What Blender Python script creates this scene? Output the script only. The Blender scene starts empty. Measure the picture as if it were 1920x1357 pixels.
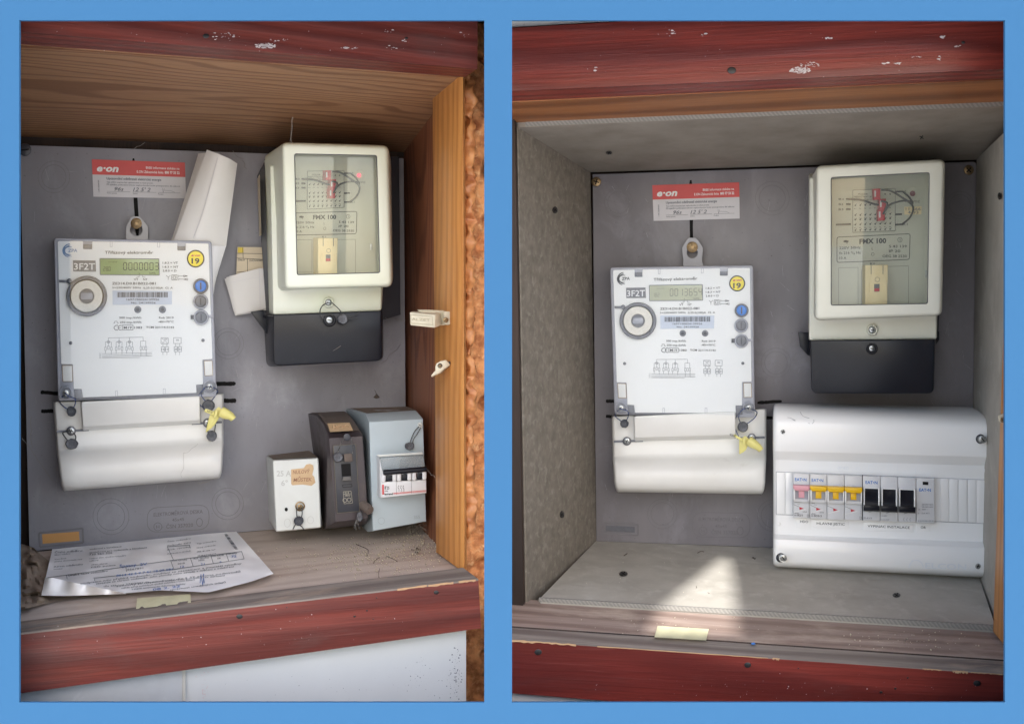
import bpy, bmesh, math, random
from mathutils import Vector, noise
random.seed(7)
S = bpy.context.scene
COL = S.collection
R_ = math.radians

# ---------------------------------------------------------------- camera, sky, sun
FP, CX, CY = 1850.0, 960.0, 678.5            # focal length and centre in photograph pixels
cam = bpy.data.cameras.new('camera'); co = bpy.data.objects.new('camera', cam); COL.objects.link(co)
cam.sensor_width = 36; cam.lens = 36*FP/1920; cam.clip_start = .01; cam.clip_end = 500
co.rotation_euler = (R_(90), 0, 0); S.camera = co
SUN_EL, SUN_AZ = R_(41), R_(174)             # compass angle from +Y, clockwise
sd = Vector((math.sin(SUN_AZ)*math.cos(SUN_EL), math.cos(SUN_AZ)*math.cos(SUN_EL), math.sin(SUN_EL)))
W = bpy.data.worlds.new('World'); S.world = W; W.use_nodes = True
nt = W.node_tree; bgn = nt.nodes['Background']
sky = nt.nodes.new('ShaderNodeTexSky'); sky.sky_type = 'NISHITA'; sky.sun_disc = False
sky.sun_elevation = SUN_EL; sky.sun_rotation = SUN_AZ; sky.air_density = 1.0; sky.dust_density = 2.0; sky.ozone_density = .6
nt.links.new(sky.outputs[0], bgn.inputs[0]); bgn.inputs[1].default_value = .15
sl = bpy.data.lights.new('sun', 'SUN'); sl.energy = 2.6; sl.angle = R_(.5); sl.color = (1, .97, .92)
so = bpy.data.objects.new('sun', sl); COL.objects.link(so); so.rotation_euler = sd.to_track_quat('Z', 'Y').to_euler()
S.view_settings.view_transform = 'Standard'; S.view_settings.look = 'None'
S.view_settings.exposure = 1.48; S.view_settings.gamma = 1
S.render.engine = 'CYCLES'
try: S.cycles.max_bounces = 8; S.cycles.transparent_max_bounces = 12
except Exception: pass

# ---------------------------------------------------------------- geometry helpers
def ray(x, y): return Vector(((x-CX)/FP, 1, (CY-y)/FP))
class Pl:
    """A plane of the place; P(x, y, w) is the point w metres in front of it along the sight line x, y."""
    def __init__(s, n, d, cab=None): s.n = n; s.d = d; s.cab = cab or s
    def P(s, x, y, w=0.0):
        r = ray(x, y); return r*((s.d+w)/s.n.dot(r))
    def frame(s):
        s.U = (s.P(1000, 700)-s.P(900, 700)).normalized(); s.V = s.n.cross(s.U).normalized()
        if s.V.z < 0: s.V = -s.V
        return s
    def lc(s, p): return (s.U.dot(p), s.V.dot(p), s.n.dot(p)-s.d)
def cabplane(x0, y0, Y0, b, c):
    a = 1/Y0; B = b*a; C = c*a; A = a-B*(x0-CX)-C*(y0-CY)
    N = Vector((B*FP, A, -C*FP)); return Pl(-N.normalized(), -1/N.length).frame()
def plane3(cab, a, b, c, up):
    A, B, C = cab.P(*a), cab.P(*b), cab.P(*c); n = (B-A).cross(C-A).normalized()
    if n.dot(Vector(up)) < 0: n = -n
    return Pl(n, n.dot(A), cab)
L = cabplane(250, 600, 1.15, -1.75e-4, -2.4e-5)
R = cabplane(1280, 600, 1.27, 8.75e-5, -4.2e-5)

class MB:
    def __init__(s, cab): s.bm = bmesh.new(); s.cab = cab
    def face(s, pts):
        try: return s.bm.faces.new([s.bm.verts.new(p) for p in pts])
        except ValueError: return None
    def loft(s, rings, closed=True, cap0=True, cap1=True):
        vr = [[s.bm.verts.new(p) for p in r] for r in rings]; n = len(vr[0])
        for a, b in zip(vr, vr[1:]):
            for i in range(n if closed else n-1):
                j = (i+1) % n; s.bm.faces.new((a[i], a[j], b[j], b[i]))
        if cap0: s.bm.faces.new(list(reversed(vr[0])))
        if cap1: s.bm.faces.new(vr[-1])
    def grid(s, rows): s.loft(rows, closed=False, cap0=False, cap1=False)
    def tube(s, pts, r, n=6, cap=True):
        rr_ = r if isinstance(r, (list, tuple)) else [r]*len(pts); rings = []; prev = None
        for i, p in enumerate(pts):
            t = (pts[min(i+1, len(pts)-1)]-pts[max(i-1, 0)]); t = t.normalized() if t.length > 1e-9 else Vector((0, 0, 1))
            a = (prev - t*prev.dot(t)) if prev else t.orthogonal(); a = a.normalized() if a.length > 1e-6 else t.orthogonal().normalized()
            prev = a; b = t.cross(a)
            rings.append([p+(a*math.cos(k*2*math.pi/n)+b*math.sin(k*2*math.pi/n))*rr_[i] for k in range(n)])
        s.loft(rings, True, cap, cap)
def px2m(pl, x, y, w=0): return (pl.P(x+1, y, w)-pl.P(x, y, w)).length
def inset(poly, d):
    n = len(poly); A = sum(poly[i][0]*poly[(i+1) % n][1]-poly[(i+1) % n][0]*poly[i][1] for i in range(n)); sg = 1 if A > 0 else -1
    out = []
    for i in range(n):
        x, y = poly[i]; x0, y0 = poly[i-1]; x1, y1 = poly[(i+1) % n]
        def nrm(ax, ay, bx, by):
            l = math.hypot(bx-ax, by-ay) or 1; return (-(by-ay)/l*sg, (bx-ax)/l*sg)
        n0 = nrm(x0, y0, x, y); n1 = nrm(x, y, x1, y1); mx, my = n0[0]+n1[0], n0[1]+n1[1]
        k = max(.35, (mx*mx+my*my)/2); out.append((x+mx*d/k, y+my*d/k))
    return out
def rr(q, r, n=4):
    out = []; m = len(q); rs = r if isinstance(r, (list, tuple)) else [r]*m
    for i in range(m):
        p = Vector(q[i]); a = Vector(q[i-1])-p; b = Vector(q[(i+1) % m])-p; rad = min(rs[i], a.length*.45, b.length*.45)
        A = p+a.normalized()*rad; B = p+b.normalized()*rad
        for k in range(n+1):
            t = k/n; out.append(tuple(A*(1-t)**2+p*2*t*(1-t)+B*t*t))
    return out
def circ(x, y, rx, ry=None, n=20):
    ry = ry or rx; return [(x+rx*math.cos(-k*2*math.pi/n), y+ry*math.sin(-k*2*math.pi/n)) for k in range(n)]
def box(mb, pl, back, w0, front, w1, bev=1.5):
    m = px2m(pl, front[0][0], front[0][1], w1); rg = [[pl.P(*p, w0) for p in back]]
    if bev:
        rg.append([pl.P(*p, w1-bev*m) for p in front])
        rg.append([pl.P(*p, w1-bev*m*.35) for p in inset(front, bev*.3)])
        rg.append([pl.P(*p, w1) for p in inset(front, bev)])
    else: rg.append([pl.P(*p, w1) for p in front])
    mb.loft(rg)
def flat(mb, pl, poly, w): mb.face([pl.P(*p, w) for p in poly])
def hline(mb, pl, x0, y0, x1, y1, wd, w):
    l = math.hypot(x1-x0, y1-y0) or 1; nx, ny = -(y1-y0)/l*wd/2, (x1-x0)/l*wd/2
    flat(mb, pl, [(x0+nx, y0+ny), (x1+nx, y1+ny), (x1-nx, y1-ny), (x0-nx, y0-ny)], w)
def ringf(mb, pl, x, y, r, wd, w, ry=None, n=28):
    ry = ry or r; mb.loft([[pl.P(*p, w) for p in circ(x, y, r, ry, n)], [pl.P(*p, w) for p in circ(x, y, r-wd, ry-wd, n)]], True, False, False)
def outline(mb, pl, poly, wd, w):
    n = len(poly)
    for i in range(n): hline(mb, pl, *poly[i], *poly[(i+1) % n], wd, w)
def crom(pts, n=6):
    out = []
    for i in range(len(pts)-1):
        p0, p1, p2, p3 = pts[max(i-1, 0)], pts[i], pts[i+1], pts[min(i+2, len(pts)-1)]
        for k in range(n):
            t = k/n; out.append(.5*((2*p1)+(p2-p0)*t+(2*p0-5*p1+4*p2-p3)*t*t+(3*p1-p0-3*p2+p3)*t*t*t))
    out.append(pts[-1]); return out
def wire(mb, pl, pts, r, n=5, sm=5): mb.tube(crom([pl.P(*p) for p in pts], sm), r, n)

WL = {}
def obj(name, mb, mat, parent=None, label=None, cat=None, group=None, kind=None, smooth=True, ang=38):
    bm = mb.bm; bm.verts.index_update()
    bmesh.ops.recalc_face_normals(bm, faces=bm.faces)
    me = bpy.data.meshes.new(name); cos = [v.co.copy() for v in bm.verts]
    if not cos: print('EMPTY', name); return None
    c = Vector((sum((min, max)[k](v[i] for v in cos) for k in (0, 1))/2 for i in range(3)))
    if parent is None: c.z = min(v.z for v in cos)
    for v in bm.verts: v.co = v.co-c
    bm.to_mesh(me); bm.free()
    at = me.attributes.new('lc', 'FLOAT_VECTOR', 'POINT')
    at.data.foreach_set('vector', [k for v in cos for k in mb.cab.lc(v)])
    if smooth:
        for p in me.polygons: p.use_smooth = True
        me.set_sharp_from_angle(angle=R_(ang))
    me.materials.append(mat)
    o = bpy.data.objects.new(name, me); COL.objects.link(o); WL[o.name] = c
    if parent is not None: o.parent = parent; o.location = c-WL[parent.name]
    else: o.location = c
    tag(o, label, cat, group, kind); return o
def tag(o, label=None, cat=None, group=None, kind=None):
    if label: o['label'] = label
    if cat: o['category'] = cat
    if group: o['group'] = group
    if kind: o['kind'] = kind
def thing(name, label, cat, loc, group=None):
    o = bpy.data.objects.new(name, None); COL.objects.link(o); o.location = loc; o.empty_display_size = .02
    WL[o.name] = Vector(loc); tag(o, label, cat, group); return o

_T = {}
def glyphs(s, bold=0.0, shear=0.0):
    k = (s, bold, shear)
    if k not in _T:
        c = bpy.data.curves.new('t', 'FONT'); c.body = s; c.offset = bold; c.shear = shear; c.resolution_u = 2
        o = bpy.data.objects.new('t', c); COL.objects.link(o)
        m = bpy.data.meshes.new_from_object(o.evaluated_get(bpy.context.evaluated_depsgraph_get()))
        vs = [(v.co.x, v.co.y) for v in m.vertices]; _T[k] = (vs, [tuple(p.vertices) for p in m.polygons])
        bpy.data.objects.remove(o); bpy.data.curves.remove(c); bpy.data.meshes.remove(m)
    return _T[k]
def text(mb, pl, s, x0, y, x1, h, w, ang=0.0, bold=0.0, shear=0.0, mp=None, hf=None, vert=False):
    """text from x0 to x1 on baseline y with cap height h (pixels), slope ang; mp maps to photo pixels"""
    vs, fs = glyphs(s, bold, shear)
    if not vs: return
    if bold == 0: vs, fs = glyphs(s, .010, shear)
    a = min(v[0] for v in vs); b = max(v[0] for v in vs); out = []
    for vx, vy in vs:
        t = (vx-a)/(b-a or 1)
        if vert: X, Y = y-vy*h/.72, x0+(x1-x0)*t
        else: X = x0+(x1-x0)*t; Y = y-vy*h/.72+ang*(X-x0)
        if mp: X, Y = mp(X, Y)
        out.append(mb.bm.verts.new(pl.P(X, Y, w+(hf(X, Y) if hf else 0))))
    for f in fs:
        try: mb.bm.faces.new([out[i] for i in f])
        except ValueError: pass
def specks(mb, pl, cx, cy, rx, ry, n, s0, s1, w, seed=1, lump=0, ellipse=True, elong=1.0):
    rd = random.Random(seed)
    for _ in range(n):
        if ellipse:
            a = rd.random()*6.283; q = rd.random()**.7; x = cx+rx*q*math.cos(a); y = cy+ry*q*math.sin(a)
        else: x = cx+rx*(rd.random()*2-1); y = cy+ry*(rd.random()*2-1)
        s = s0+(s1-s0)*rd.random()**3; k = rd.randint(5, 7)
        pg = [(x+s*elong*(.6+.5*rd.random())*math.cos(i*6.283/k), y+s*(.6+.5*rd.random())*math.sin(i*6.283/k)) for i in range(k)]
        if lump: mb.loft([[pl.P(*p, w) for p in pg], [pl.P(*p, w+lump*s) for p in inset(pg, s*.35)]], True, False, True)
        else: flat(mb, pl, pg, w)

# ---------------------------------------------------------------- materials
def lin(r, g, b, k=1.0):
    def f(c):
        c /= 255; return min(.92, (c/12.92 if c <= .04045 else ((c+.055)/1.055)**2.4)*k)
    return (f(r), f(g), f(b), 1)
def newmat(name):
    m = bpy.data.materials.new(name); m.use_nodes = True; return m, m.node_tree, m.node_tree.nodes['Principled BSDF']
def N(t, ty, **kw):
    n = t.nodes.new(ty)
    for k, v in kw.items():
        if k.startswith('i_'): n.inputs[k[2:].replace('_', ' ')].default_value = v
        else: setattr(n, k, v)
    return n
def lcv(t, scale=(1, 1, 1), off=(0, 0, 0)):
    a = N(t, 'ShaderNodeAttribute', attribute_name='lc'); m = N(t, 'ShaderNodeMapping')
    m.inputs['Scale'].default_value = scale; m.inputs['Location'].default_value = off
    t.links.new(a.outputs['Vector'], m.inputs['Vector']); return m.outputs[0]
def ramp(t, src, p0, p1, c0=(0, 0, 0, 1), c1=(1, 1, 1, 1)):
    r = N(t, 'ShaderNodeValToRGB'); e = r.color_ramp.elements
    e[0].position = p0; e[1].position = p1; e[0].color = c0; e[1].color = c1; t.links.new(src, r.inputs[0]); return r.outputs[0]
def mixc(t, fac, a, b, mode='MIX'):
    m = N(t, 'ShaderNodeMix', data_type='RGBA', blend_type=mode)
    if isinstance(fac, (int, float)): m.inputs[0].default_value = fac
    else: t.links.new(fac, m.inputs[0])
    for v, i in ((a, 6), (b, 7)):
        if isinstance(v, tuple): m.inputs[i].default_value = v
        else: t.links.new(v, m.inputs[i])
    return m.outputs[2]
def noi(t, vec, scale, detail=4, rough=.55, dist=0.0):
    n = N(t, 'ShaderNodeTexNoise'); n.inputs['Scale'].default_value = scale; n.inputs['Detail'].default_value = detail
    n.inputs['Roughness'].default_value = rough; n.inputs['Distortion'].default_value = dist; t.links.new(vec, n.inputs['Vector']); return n.outputs[0]
def bump(t, p, h, st, dist=.001):
    b = N(t, 'ShaderNodeBump'); b.inputs['Strength'].default_value = st; b.inputs['Distance'].default_value = dist
    t.links.new(h, b.inputs['Height']); t.links.new(b.outputs[0], p.inputs['Normal'])
def plain(name, c, rough=.45, metal=0, c2=None, sc=60, amt=.5, bmp=0, spec=None, lo=.35, hi=.7, dust=None, dlo=.5, dhi=.75, dsc=14):
    m, t, p = newmat(name); p.inputs['Roughness'].default_value = rough; p.inputs['Metallic'].default_value = metal
    if spec is not None: p.inputs['Specular IOR Level'].default_value = spec
    v = lcv(t); base = c
    if c2 is None: c2 = tuple(x*.86 for x in c[:3])+(1,)
    base = mixc(t, ramp(t, noi(t, v, sc, 5, .6), lo, hi, (0, 0, 0, 1), (amt, amt, amt, 1)), c, c2)
    if dust:
        base = mixc(t, ramp(t, noi(t, v, dsc, 6, .65, .4), dlo, dhi), base, dust)
        t.links.new(ramp(t, noi(t, v, dsc, 6, .65, .4), dlo, dhi, (rough,)*3+(1,), (.85,)*3+(1,)), p.inputs['Roughness'])
    t.links.new(base, p.inputs['Base Color'])
    if bmp: bump(t, p, noi(t, v, sc*12, 3), bmp, .0004)
    return m
def wood(name, light, dark, axis='u', rough=.55, ring=26, dist=3.0, bmp=.3, wear=None, wlo=.62, whi=.8, cen=(0, .9, .6), fine=1.0, coat=0.0, spec=.5, scr=None, mute=1.0, sharp=0, warp=.05):
    m, t, p = newmat(name); p.inputs['Roughness'].default_value = rough; p.inputs['Specular IOR Level'].default_value = spec
    k = {'u': (.10, 1, 1), 'v': (1, .10, 1), 'w': (1, 1, .1)}[axis]
    v = lcv(t, k, cen)
    wv = N(t, 'ShaderNodeTexWave', wave_type='RINGS', rings_direction={'u': 'X', 'v': 'Y', 'w': 'Z'}[axis])
    wv.inputs['Scale'].default_value = ring; wv.inputs['Distortion'].default_value = dist; wv.inputs['Detail'].default_value = 3
    wv.inputs['Detail Scale'].default_value = 1.6; wv.inputs['Detail Roughness'].default_value = .5
    if warp:
        q = {'u': (.22, 1, 1), 'v': (1, .22, 1), 'w': (1, 1, .22)}[axis]
        nn = N(t, 'ShaderNodeTexNoise'); nn.inputs['Scale'].default_value = 7.0; nn.inputs['Detail'].default_value = 2.0; nn.inputs['Roughness'].default_value = .45; t.links.new(lcv(t, q, cen), nn.inputs['Vector'])
        sb = N(t, 'ShaderNodeVectorMath', operation='SUBTRACT'); sb.inputs[1].default_value = (.5, .5, .5); t.links.new(nn.outputs['Color'], sb.inputs[0])
        sc_ = N(t, 'ShaderNodeVectorMath', operation='MULTIPLY'); sc_.inputs[1].default_value = (warp, warp, warp); t.links.new(sb.outputs[0], sc_.inputs[0])
        ad = N(t, 'ShaderNodeVectorMath', operation='ADD'); t.links.new(v, ad.inputs[0]); t.links.new(sc_.outputs[0], ad.inputs[1]); v = ad.outputs[0]
    t.links.new(v, wv.inputs['Vector'])
    k2 = {'u': (.025, 1, 1), 'v': (1, .025, 1), 'w': (1, 1, .025)}[axis]
    f = noi(t, lcv(t, k2), 420*fine, 4, .7)
    big = noi(t, lcv(t, {'u': (.4, 1, 1), 'v': (1, .4, 1), 'w': (1, 1, .4)}[axis]), 9, 4, .6)
    g = ramp(t, wv.outputs['Fac'], .30, .95) if not sharp else ramp(t, wv.outputs['Fac'], .62, .92)
    base = mixc(t, g, light, dark)
    base = mixc(t, ramp(t, f, .42, .62, (0, 0, 0, 1), (.55*mute,)*3+(1,)), base, tuple(x*.62 for x in dark[:3])+(1,))
    base = mixc(t, ramp(t, big, .35, .7, (0, 0, 0, 1), (.45*mute,)*3+(1,)), base, tuple(x*.6 for x in light[:3])+(1,))
    if scr:   # pale worn streaks along the grain
        s2 = noi(t, lcv(t, k2, (3, 3, 3)), 420, 3, .6)
        base = mixc(t, ramp(t, s2, .66, .74, (0, 0, 0, 1), (.4, .4, .4, 1)), base, scr)
    if wear:
        wn = noi(t, lcv(t, {'u': (.35, 1, 1), 'v': (1, .35, 1), 'w': (1, 1, .35)}[axis]), 22, 8, .68, .3)
        base = mixc(t, ramp(t, wn, wlo, whi), base, wear)
    t.links.new(base, p.inputs['Base Color']); p.inputs['Coat Weight'].default_value = coat; p.inputs['Coat Roughness'].default_value = .25
    mx = N(t, 'ShaderNodeMath', operation='ADD'); t.links.new(wv.outputs['Fac'], mx.inputs[0]); t.links.new(f, mx.inputs[1])
    bump(t, p, mx.outputs[0], bmp, .0008); return m
def clear(name, tint=(.93, .95, .95, 1), refl=1.0, rough=.03, haze=0.0):
    m = bpy.data.materials.new(name); m.use_nodes = True; t = m.node_tree; t.nodes.clear()
    o = N(t, 'ShaderNodeOutputMaterial'); tr = N(t, 'ShaderNodeBsdfTransparent'); tr.inputs[0].default_value = tint
    gl = N(t, 'ShaderNodeBsdfGlossy'); gl.inputs['Roughness'].default_value = rough
    fr = N(t, 'ShaderNodeFresnel'); fr.inputs['IOR'].default_value = 1.45
    mt = N(t, 'ShaderNodeMath', operation='MULTIPLY'); mt.inputs[1].default_value = refl; t.links.new(fr.outputs[0], mt.inputs[0])
    mx = N(t, 'ShaderNodeMixShader'); t.links.new(mt.outputs[0], mx.inputs[0]); t.links.new(tr.outputs[0], mx.inputs[1]); t.links.new(gl.outputs[0], mx.inputs[2])
    out = mx
    if haze:
        df = N(t, 'ShaderNodeBsdfDiffuse'); df.inputs[0].default_value = (.7, .72, .7, 1); m2 = N(t, 'ShaderNodeMixShader'); m2.inputs[0].default_value = haze
        t.links.new(mx.outputs[0], m2.inputs[1]); t.links.new(df.outputs[0], m2.inputs[2]); out = m2
    t.links.new(out.outputs[0], o.inputs[0]); return m

M = {}
M['blue'] = plain('blue_paint', lin(92, 155, 211, .475), .9, c2=lin(92, 155, 211, .475), amt=0, spec=.05)
M['red'] = wood('red_stained_wood', lin(134, 62, 53), lin(104, 46, 41), 'u', .45, 30, 2.0, .35, wear=lin(100, 74, 70), wlo=.52, whi=.85, cen=(0, .6, .7), scr=lin(146, 98, 90), mute=.9, warp=.05, fine=1.3)
M['red_r'] = wood('red_stained_wood_bright', lin(142, 58, 49), lin(108, 42, 37), 'u', .36, 20, 1.5, .35, wear=lin(112, 66, 62), wlo=.55, whi=.88, cen=(.4, .5, .5), scr=lin(150, 88, 80), spec=.6, mute=.9, warp=.10, fine=1.2)
M['brown'] = wood('brown_varnished_wood', lin(172, 130, 96), lin(136, 96, 68), 'u', .55, 30, 1.6, .2, cen=(0, -.25, -.15), mute=.7, sharp=1, warp=.17, fine=1.2)
M['brown2'] = wood('frame_varnished_wood', lin(166, 108, 66), lin(128, 78, 46), 'u', .5, 16, 2.0, .2, cen=(.2, 1.3, .35), mute=.6)
M['sidewood'] = wood('side_varnished_wood', lin(156, 100, 72), lin(122, 74, 54), 'v', .5, 28, 1.5, .2, cen=(-.2, 0, -.06), mute=.6, sharp=1, warp=.14)
M['orange'] = wood('orange_varnished_wood', lin(210, 146, 80), lin(190, 124, 64), 'v', .42, 40, 3, .1, cen=(1.4, .1, .9), fine=1.3, mute=.55, warp=.05)
M['dusty'] = wood('dusty_wood', lin(196, 180, 168), lin(182, 164, 152), 'u', .9, 14, 3.0, .12, wear=lin(206, 194, 184), wlo=.4, whi=.7, mute=.3)
M['sill'] = wood('weathered_sill_wood', lin(176, 156, 146), lin(146, 124, 114), 'u', .8, 14, 3.0, .25, cen=(0, 1, 1), wear=lin(196, 178, 164), wlo=.5, whi=.7, fine=.7, mute=.8)
M['edgewood'] = wood('worn_edge_wood', lin(152, 142, 134), lin(116, 104, 98), 'u', .75, 14, 2.0, .3, cen=(0, 1, 1), wear=lin(178, 158, 140), wlo=.52, whi=.68, fine=.6, mute=.9)
M['darkwood'] = wood('dark_back_wood', lin(60, 44, 36), lin(38, 26, 22), 'v', .7, 20, 3)
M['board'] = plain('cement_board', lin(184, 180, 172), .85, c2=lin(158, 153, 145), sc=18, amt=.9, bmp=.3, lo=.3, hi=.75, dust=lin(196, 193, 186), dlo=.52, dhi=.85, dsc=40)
M['board_c'] = plain('soiled_cement_board', lin(156, 148, 138), .9, c2=lin(128, 120, 110), sc=18, amt=.9, bmp=.3, lo=.3, hi=.75)  # darker copy of the lining board, ceiling shade put into its colour
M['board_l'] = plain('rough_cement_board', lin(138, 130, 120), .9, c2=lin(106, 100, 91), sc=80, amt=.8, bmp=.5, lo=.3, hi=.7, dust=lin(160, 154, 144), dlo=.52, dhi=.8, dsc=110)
def hatch(name):
    m, t, p = newmat(name); p.inputs['Roughness'].default_value = .8
    v = lcv(t, (1, .8, 1)); wv = N(t, 'ShaderNodeTexWave', wave_type='BANDS', bands_direction='DIAGONAL'); wv.inputs['Scale'].default_value = 150
    wv.inputs['Distortion'].default_value = 2; wv.inputs['Detail'].default_value = 2; t.links.new(v, wv.inputs['Vector'])
    b = mixc(t, ramp(t, wv.outputs['Fac'], .35, .65), lin(132, 130, 126), lin(148, 146, 140)); t.links.new(b, p.inputs['Base Color']); bump(t, p, wv.outputs['Fac'], .2, .0006); return m
M['hatch'] = hatch('sawn_board_edge')
def panelmat(name, c, c2, smear):
    m, t, p = newmat(name); v = lcv(t, (1, .45, 1)); base = mixc(t, ramp(t, noi(t, v, 7, 6, .6), .35, .7), c, c2)
    base = mixc(t, ramp(t, noi(t, lcv(t, (1, .5, 1), (5, 2, 0)), 16, 8, .7, .5), .52, .75, (0, 0, 0, 1), (.5, .5, .5, 1)), base, smear)
    base = mixc(t, ramp(t, noi(t, lcv(t), 300, 2), .68, .74, (0, 0, 0, 1), (.35, .35, .35, 1)), base, lin(70, 66, 64))
    t.links.new(base, p.inputs['Base Color']); t.links.new(ramp(t, noi(t, v, 14, 5), .3, .7, (.3,)*3+(1,), (.6,)*3+(1,)), p.inputs['Roughness'])
    bump(t, p, noi(t, lcv(t), 40, 4), .15, .001); return m
M['panel_l'] = panelmat('grey_bakelite_board', lin(152, 152, 160), lin(130, 129, 136), lin(176, 178, 187))
M['panel_r'] = panelmat('grey_bakelite_board_dark', lin(134, 131, 136), lin(114, 111, 117), lin(158, 158, 167))
M['engrave'] = plain('engraved_line', lin(118, 116, 121), .6)
M['black'] = plain('black_void', lin(12, 11, 12), .9)
M['white'] = plain('white_print_plate', lin(238, 238, 236), .35, c2=lin(230, 230, 230), sc=8)
M['cover'] = plain('white_plastic', lin(228, 228, 226), .35, c2=lin(214, 213, 208), sc=12, dust=lin(186, 182, 174), dlo=.64, dhi=.95, dsc=25)
M['newwhite'] = plain('new_white_plastic', lin(246, 248, 251), .22, c2=lin(240, 244, 248), sc=6, bmp=.05)
M['modwhite'] = plain('module_grey_plastic', lin(214, 216, 220), .35, c2=lin(206, 208, 212), sc=20)
M['frost'] = plain('frosted_grey_plastic', lin(168, 170, 180), .25, c2=lin(150, 152, 162), sc=30)
M['frostd'] = plain('dark_translucent_plastic', lin(104, 106, 114), .3, c2=lin(84, 86, 94), sc=200)
M['cream'] = plain('cream_plastic', lin(222, 223, 212), .38, c2=lin(210, 211, 196), sc=9, amt=.9, dust=lin(190, 188, 174), dlo=.64, dhi=1)
M['cream_l'] = plain('greenish_cream_plastic', lin(226, 230, 218), .38, c2=lin(220, 226, 202), sc=9, amt=.9, dust=lin(186, 184, 168), dlo=.66, dhi=.95)
M['blackpl'] = plain('black_bakelite', lin(20, 23, 32), .32, c2=lin(32, 35, 44), sc=14, dust=lin(70, 68, 66), dlo=.56, dhi=1.0, dsc=22, spec=.3)
M['darkpl'] = plain('dark_grey_plastic', lin(52, 54, 62), .4, dust=lin(84, 80, 76), dlo=.55, dhi=.9)
M['plate'] = plain('inner_face_plate', lin(204, 204, 192), .5, c2=lin(190, 190, 178), sc=10)
M['relay'] = plain('yellowed_plastic', lin(244, 228, 188), .4, c2=lin(236, 206, 146), sc=30)
M['ink'] = plain('black_ink', lin(52, 54, 60), .7)
M['inkg'] = plain('grey_ink', lin(116, 120, 130), .7)
M['lcd'] = plain('lcd_glass', lin(152, 174, 118), .2, c2=lin(138, 160, 106), sc=30)
M['lcd_r'] = plain('lcd_glass_pale', lin(182, 184, 156), .2, c2=lin(170, 172, 146), sc=30)
M['seg'] = plain('lcd_segment', lin(56, 70, 52), .6)
M['seg_r'] = plain('lcd_segment_pale', lin(128, 130, 116), .6)
M['silver'] = plain('brushed_ring', lin(206, 202, 194), .4, metal=.35, c2=lin(180, 176, 168), sc=400, bmp=.2)
M['metal'] = plain('zinc_metal', lin(176, 180, 182), .32, metal=.9, c2=lin(130, 130, 128), sc=120)
M['brass'] = plain('tarnished_brass', lin(150, 128, 96), .4, metal=.8, c2=lin(92, 78, 62), sc=120)
M['darkmetal'] = plain('dark_screw_metal', lin(70, 68, 68), .45, metal=.6)
M['lead'] = plain('lead', lin(112, 114, 120), .5, metal=.45, c2=lin(78, 80, 86), sc=260, amt=.9, bmp=.8)
M['leadb'] = plain('black_seal_plastic', lin(54, 58, 66), .4, c2=lin(84, 88, 98), sc=260, bmp=.8)
M['wireb'] = plain('blue_black_wire', lin(70, 96, 158), .5, c2=lin(20, 22, 30), sc=700, amt=1, lo=.45, hi=.55)
M['wireg'] = plain('grey_twisted_wire', lin(120, 118, 116), .5, metal=.5, c2=lin(60, 60, 62), sc=700, amt=1, lo=.45, hi=.55)
M['wirek'] = plain('dark_cable', lin(62, 64, 66), .5)
M['yellow'] = plain('yellow_seal_plastic', lin(232, 224, 142), .4, c2=lin(214, 204, 122), sc=60)
M['yel'] = plain('sticker_yellow', lin(246, 222, 30), .4)
M['redp'] = plain('red_print', lin(205, 82, 82), .5)
M['red2'] = plain('red_plastic', lin(196, 44, 62), .35)
M['blk'] = plain('sticker_black', lin(34, 30, 30), .5)
M['bluep'] = plain('blue_button', lin(24, 124, 214), .3, c2=lin(16, 100, 190), sc=100)
M['labelw'] = plain('label_paper', lin(214, 212, 216), .6, c2=lin(200, 198, 202), sc=20)
M['labelb'] = plain('label_pale_blue', lin(204, 212, 226), .5)
M['boxg'] = plain('blue_grey_plastic', lin(176, 190, 198), .45, c2=lin(164, 178, 186), sc=20, dust=lin(138, 132, 126), dlo=.6, dhi=.9, dsc=18)
M['boxw'] = plain('off_white_plastic', lin(212, 216, 214), .5, c2=lin(198, 200, 196), sc=30, dust=lin(172, 164, 152), dlo=.6, dhi=.9, dsc=30)
M['boxb'] = plain('brown_bakelite', lin(68, 60, 64), .4, c2=lin(54, 46, 50), sc=20, dust=lin(100, 90, 84), dlo=.5, dhi=.85, dsc=24)
M['dust'] = plain('brown_dust', lin(134, 120, 106), .95, c2=lin(108, 94, 84), sc=60, bmp=.8)
M['dust2'] = plain('dark_brown_dust', lin(104, 94, 88), .95, c2=lin(84, 74, 70), sc=60, bmp=.8)
M['kraft'] = plain('kraft_paper', lin(206, 178, 142), .75, c2=lin(186, 156, 120), sc=40)
M['paper'] = plain('white_paper', lin(242, 242, 244), .85, c2=lin(232, 232, 236), sc=10, spec=.15)
M['paper2'] = plain('off_white_paper', lin(230, 228, 226), .85, c2=lin(218, 216, 212), sc=14, spec=.15)
M['card'] = plain('yellowed_card', lin(220, 206, 180), .8)
M['bpaper'] = plain('stained_brown_paper', lin(172, 156, 138), .8, c2=lin(128, 110, 96), sc=18, amt=.9, dust=lin(98, 80, 68), dlo=.58, dhi=.75, dsc=14)
M['tape'] = plain('masking_tape', lin(216, 212, 176), .6, c2=lin(196, 192, 160), sc=60, bmp=.3)
M['wallw'] = plain('white_painted_panel', lin(226, 228, 228), .45, c2=lin(214, 216, 217), sc=8, dust=lin(150, 152, 150), dlo=.68, dhi=.85, dsc=60)
M['clay'] = plain('brown_clay', lin(226, 160, 106), .95, c2=lin(168, 104, 66), sc=90, amt=1, bmp=.6, lo=.4, hi=.65, dust=lin(236, 188, 138), dlo=.55, dhi=.7, dsc=120)
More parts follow.
